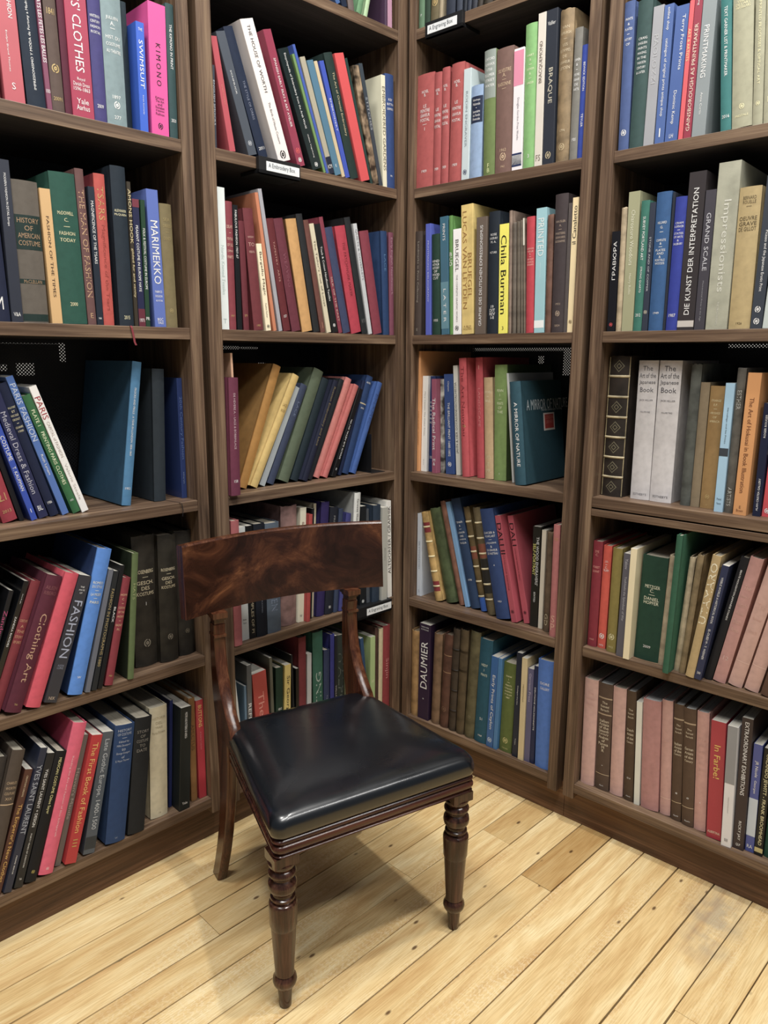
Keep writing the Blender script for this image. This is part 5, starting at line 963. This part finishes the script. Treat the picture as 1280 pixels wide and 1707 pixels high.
    bk = [(.470, .700), (.472, .668), (.474, .620), (.474, .575), (.471, .530), (.467, .495), (.461, .466), (.456, .436), (.452, .4120)]
    rf = [(.372, .4120), (.368, .36), (.368, .30), (.374, .24), (.386, .17), (.404, .10), (.424, .04), (.440, 0)]
    rb = [(.452, .4120), (.440, .36), (.428, .30), (.424, .24), (.430, .17), (.446, .10), (.464, .04), (.480, 0)]
    for sx in (-1, 1):
        cx = sx*.184
        def bar(front, back, hw, xf):
            mb = MB(); rings = []
            for (f, bb) in zip(front, back):
                z = f[1]; x = xf(z); m_ = .003
                rings.append([(x-hw, bb[0], z), (x-hw, f[0]+m_, z), (x-hw+m_, f[0], z), (x-.002, f[0]-.0015, z), (x+.002, f[0]-.0015, z), (x+hw-m_, f[0], z), (x+hw, f[0]+m_, z), (x+hw, bb[0], z)])
            i, n_ = mb.loft(rings); mb.f.append(tuple(i+k for k in reversed(range(n_)))); mb.m.append(0)
            e = i+(len(rings)-1)*n_; mb.f.append(tuple(e+k for k in range(n_))); mb.m.append(0)
            return mb
        mb = bar(list(reversed(fr)), list(reversed(bk)), .0145, lambda z: cx)
        # moulded cap under the crest
        mb.box(cx-.0155, cx+.0155, .434, .474, .668, .6745); mb.box(cx-.0125, cx+.0125, .440, .470, .6745, .712)
        mb.box(cx-.0150, cx+.0150, .434, .474, .712, .718); mb.box(cx-.0185, cx+.0185, .428, .478, .718, .7315)
        smooth_obj(mb, 'back_upright', MAHO2, 0, 30)
        mb = bar(list(reversed(rf)), list(reversed(rb)), .0125, lambda z: cx+sx*.002-sx*.0+sx*.018*(1-z/.412))
        smooth_obj(mb, 'rear_leg', MAHO2, 0, 30)
    # crest rail: curved board
    mb = MB(); rings = []; K = 28
    for k in range(K+1):
        x = -.272+.544*k/K; q = x/.272; y = .486-.056*q*q
        nx, ny = 2*.056*x/(.272**2), 1; ln = math.hypot(nx, ny); nx /= ln; ny /= ln
        zb, zt = .731, .909; hw = .0105
        lean = .010
        sec = [(-hw, zb), (hw, zb), (hw+.0005, (zb+zt)/2), (hw, zt-.004), (hw-.003, zt), (-hw+.003, zt), (-hw, zt-.004), (-hw-.0005, (zb+zt)/2)]
        rings.append([(x+nx*o, y+ny*o+lean*(z-zb)/.178, z) for o, z in sec])
    i, n_ = mb.loft(rings); mb.f.append(tuple(i+k for k in range(n_))); mb.m.append(0)
    e = i+K*n_; mb.f.append(tuple(e+k for k in reversed(range(n_)))); mb.m.append(0)
    for fi, f in enumerate(mb.f):
        vs = [mb.v[k] for k in f]
        if len(vs) == 8 or min(p[2] for p in vs) > .904: mb.m[fi] = 1
    o = mb.obj('crest_rail', [BURR, MAHO2], t, smooth=True, angle=30)
    bm = bmesh.new(); bm.from_mesh(o.data); bmesh.ops.recalc_face_normals(bm, faces=bm.faces); bm.to_mesh(o.data); bm.free()
def leather():
    m, t, b = nt('black_leather')
    b.inputs['Base Color'].default_value = lin('0c1117'); b.inputs['Specular IOR Level'].default_value = .5; b.inputs['Coat Weight'].default_value = .55; b.inputs['Coat Roughness'].default_value = .17; b.inputs['Coat IOR'].default_value = 1.55
    v = coords(t)
    n1 = node(t, 'ShaderNodeTexNoise', Scale=9, Detail=4); t.links.new(v, n1.inputs['Vector'])
    t.links.new(ramp(t, n1.outputs['Fac'], [(.3, (.24,)*3), (.7, (.36,)*3)]), b.inputs['Roughness'])
    n2 = node(t, 'ShaderNodeTexNoise', Scale=7, Detail=2); t.links.new(v, n2.inputs['Vector'])
    bp = node(t, 'ShaderNodeBump', Strength=.35, Distance=.012); t.links.new(n2.outputs['Fac'], bp.inputs['Height'])
    n3 = node(t, 'ShaderNodeTexNoise', Scale=500, Detail=2); t.links.new(v, n3.inputs['Vector'])
    b2 = node(t, 'ShaderNodeBump', Strength=.08, Distance=.0004); t.links.new(n3.outputs['Fac'], b2.inputs['Height']); t.links.new(bp.outputs[0], b2.inputs['Normal'])
    t.links.new(b2.outputs[0], b.inputs['Normal']); return m
def burr():
    m, t, b = nt('figured_mahogany_veneer')
    v = coords(t, (1, 1, 1.4))
    n1 = node(t, 'ShaderNodeTexNoise', Scale=7.5, Detail=9, Roughness=.66, Distortion=.9); t.links.new(v, n1.inputs['Vector'])
    col = ramp(t, n1.outputs['Fac'], [(.34, lin('1e0e07')), (.5, lin('361a0d')), (.61, lin('552d13')), (.74, lin('8a521f'))])
    t.links.new(col, b.inputs['Base Color']); b.inputs['Roughness'].default_value = .22; b.inputs['Specular IOR Level'].default_value = .5
    return m
LEATHER = leather(); BURR = burr()
chair()
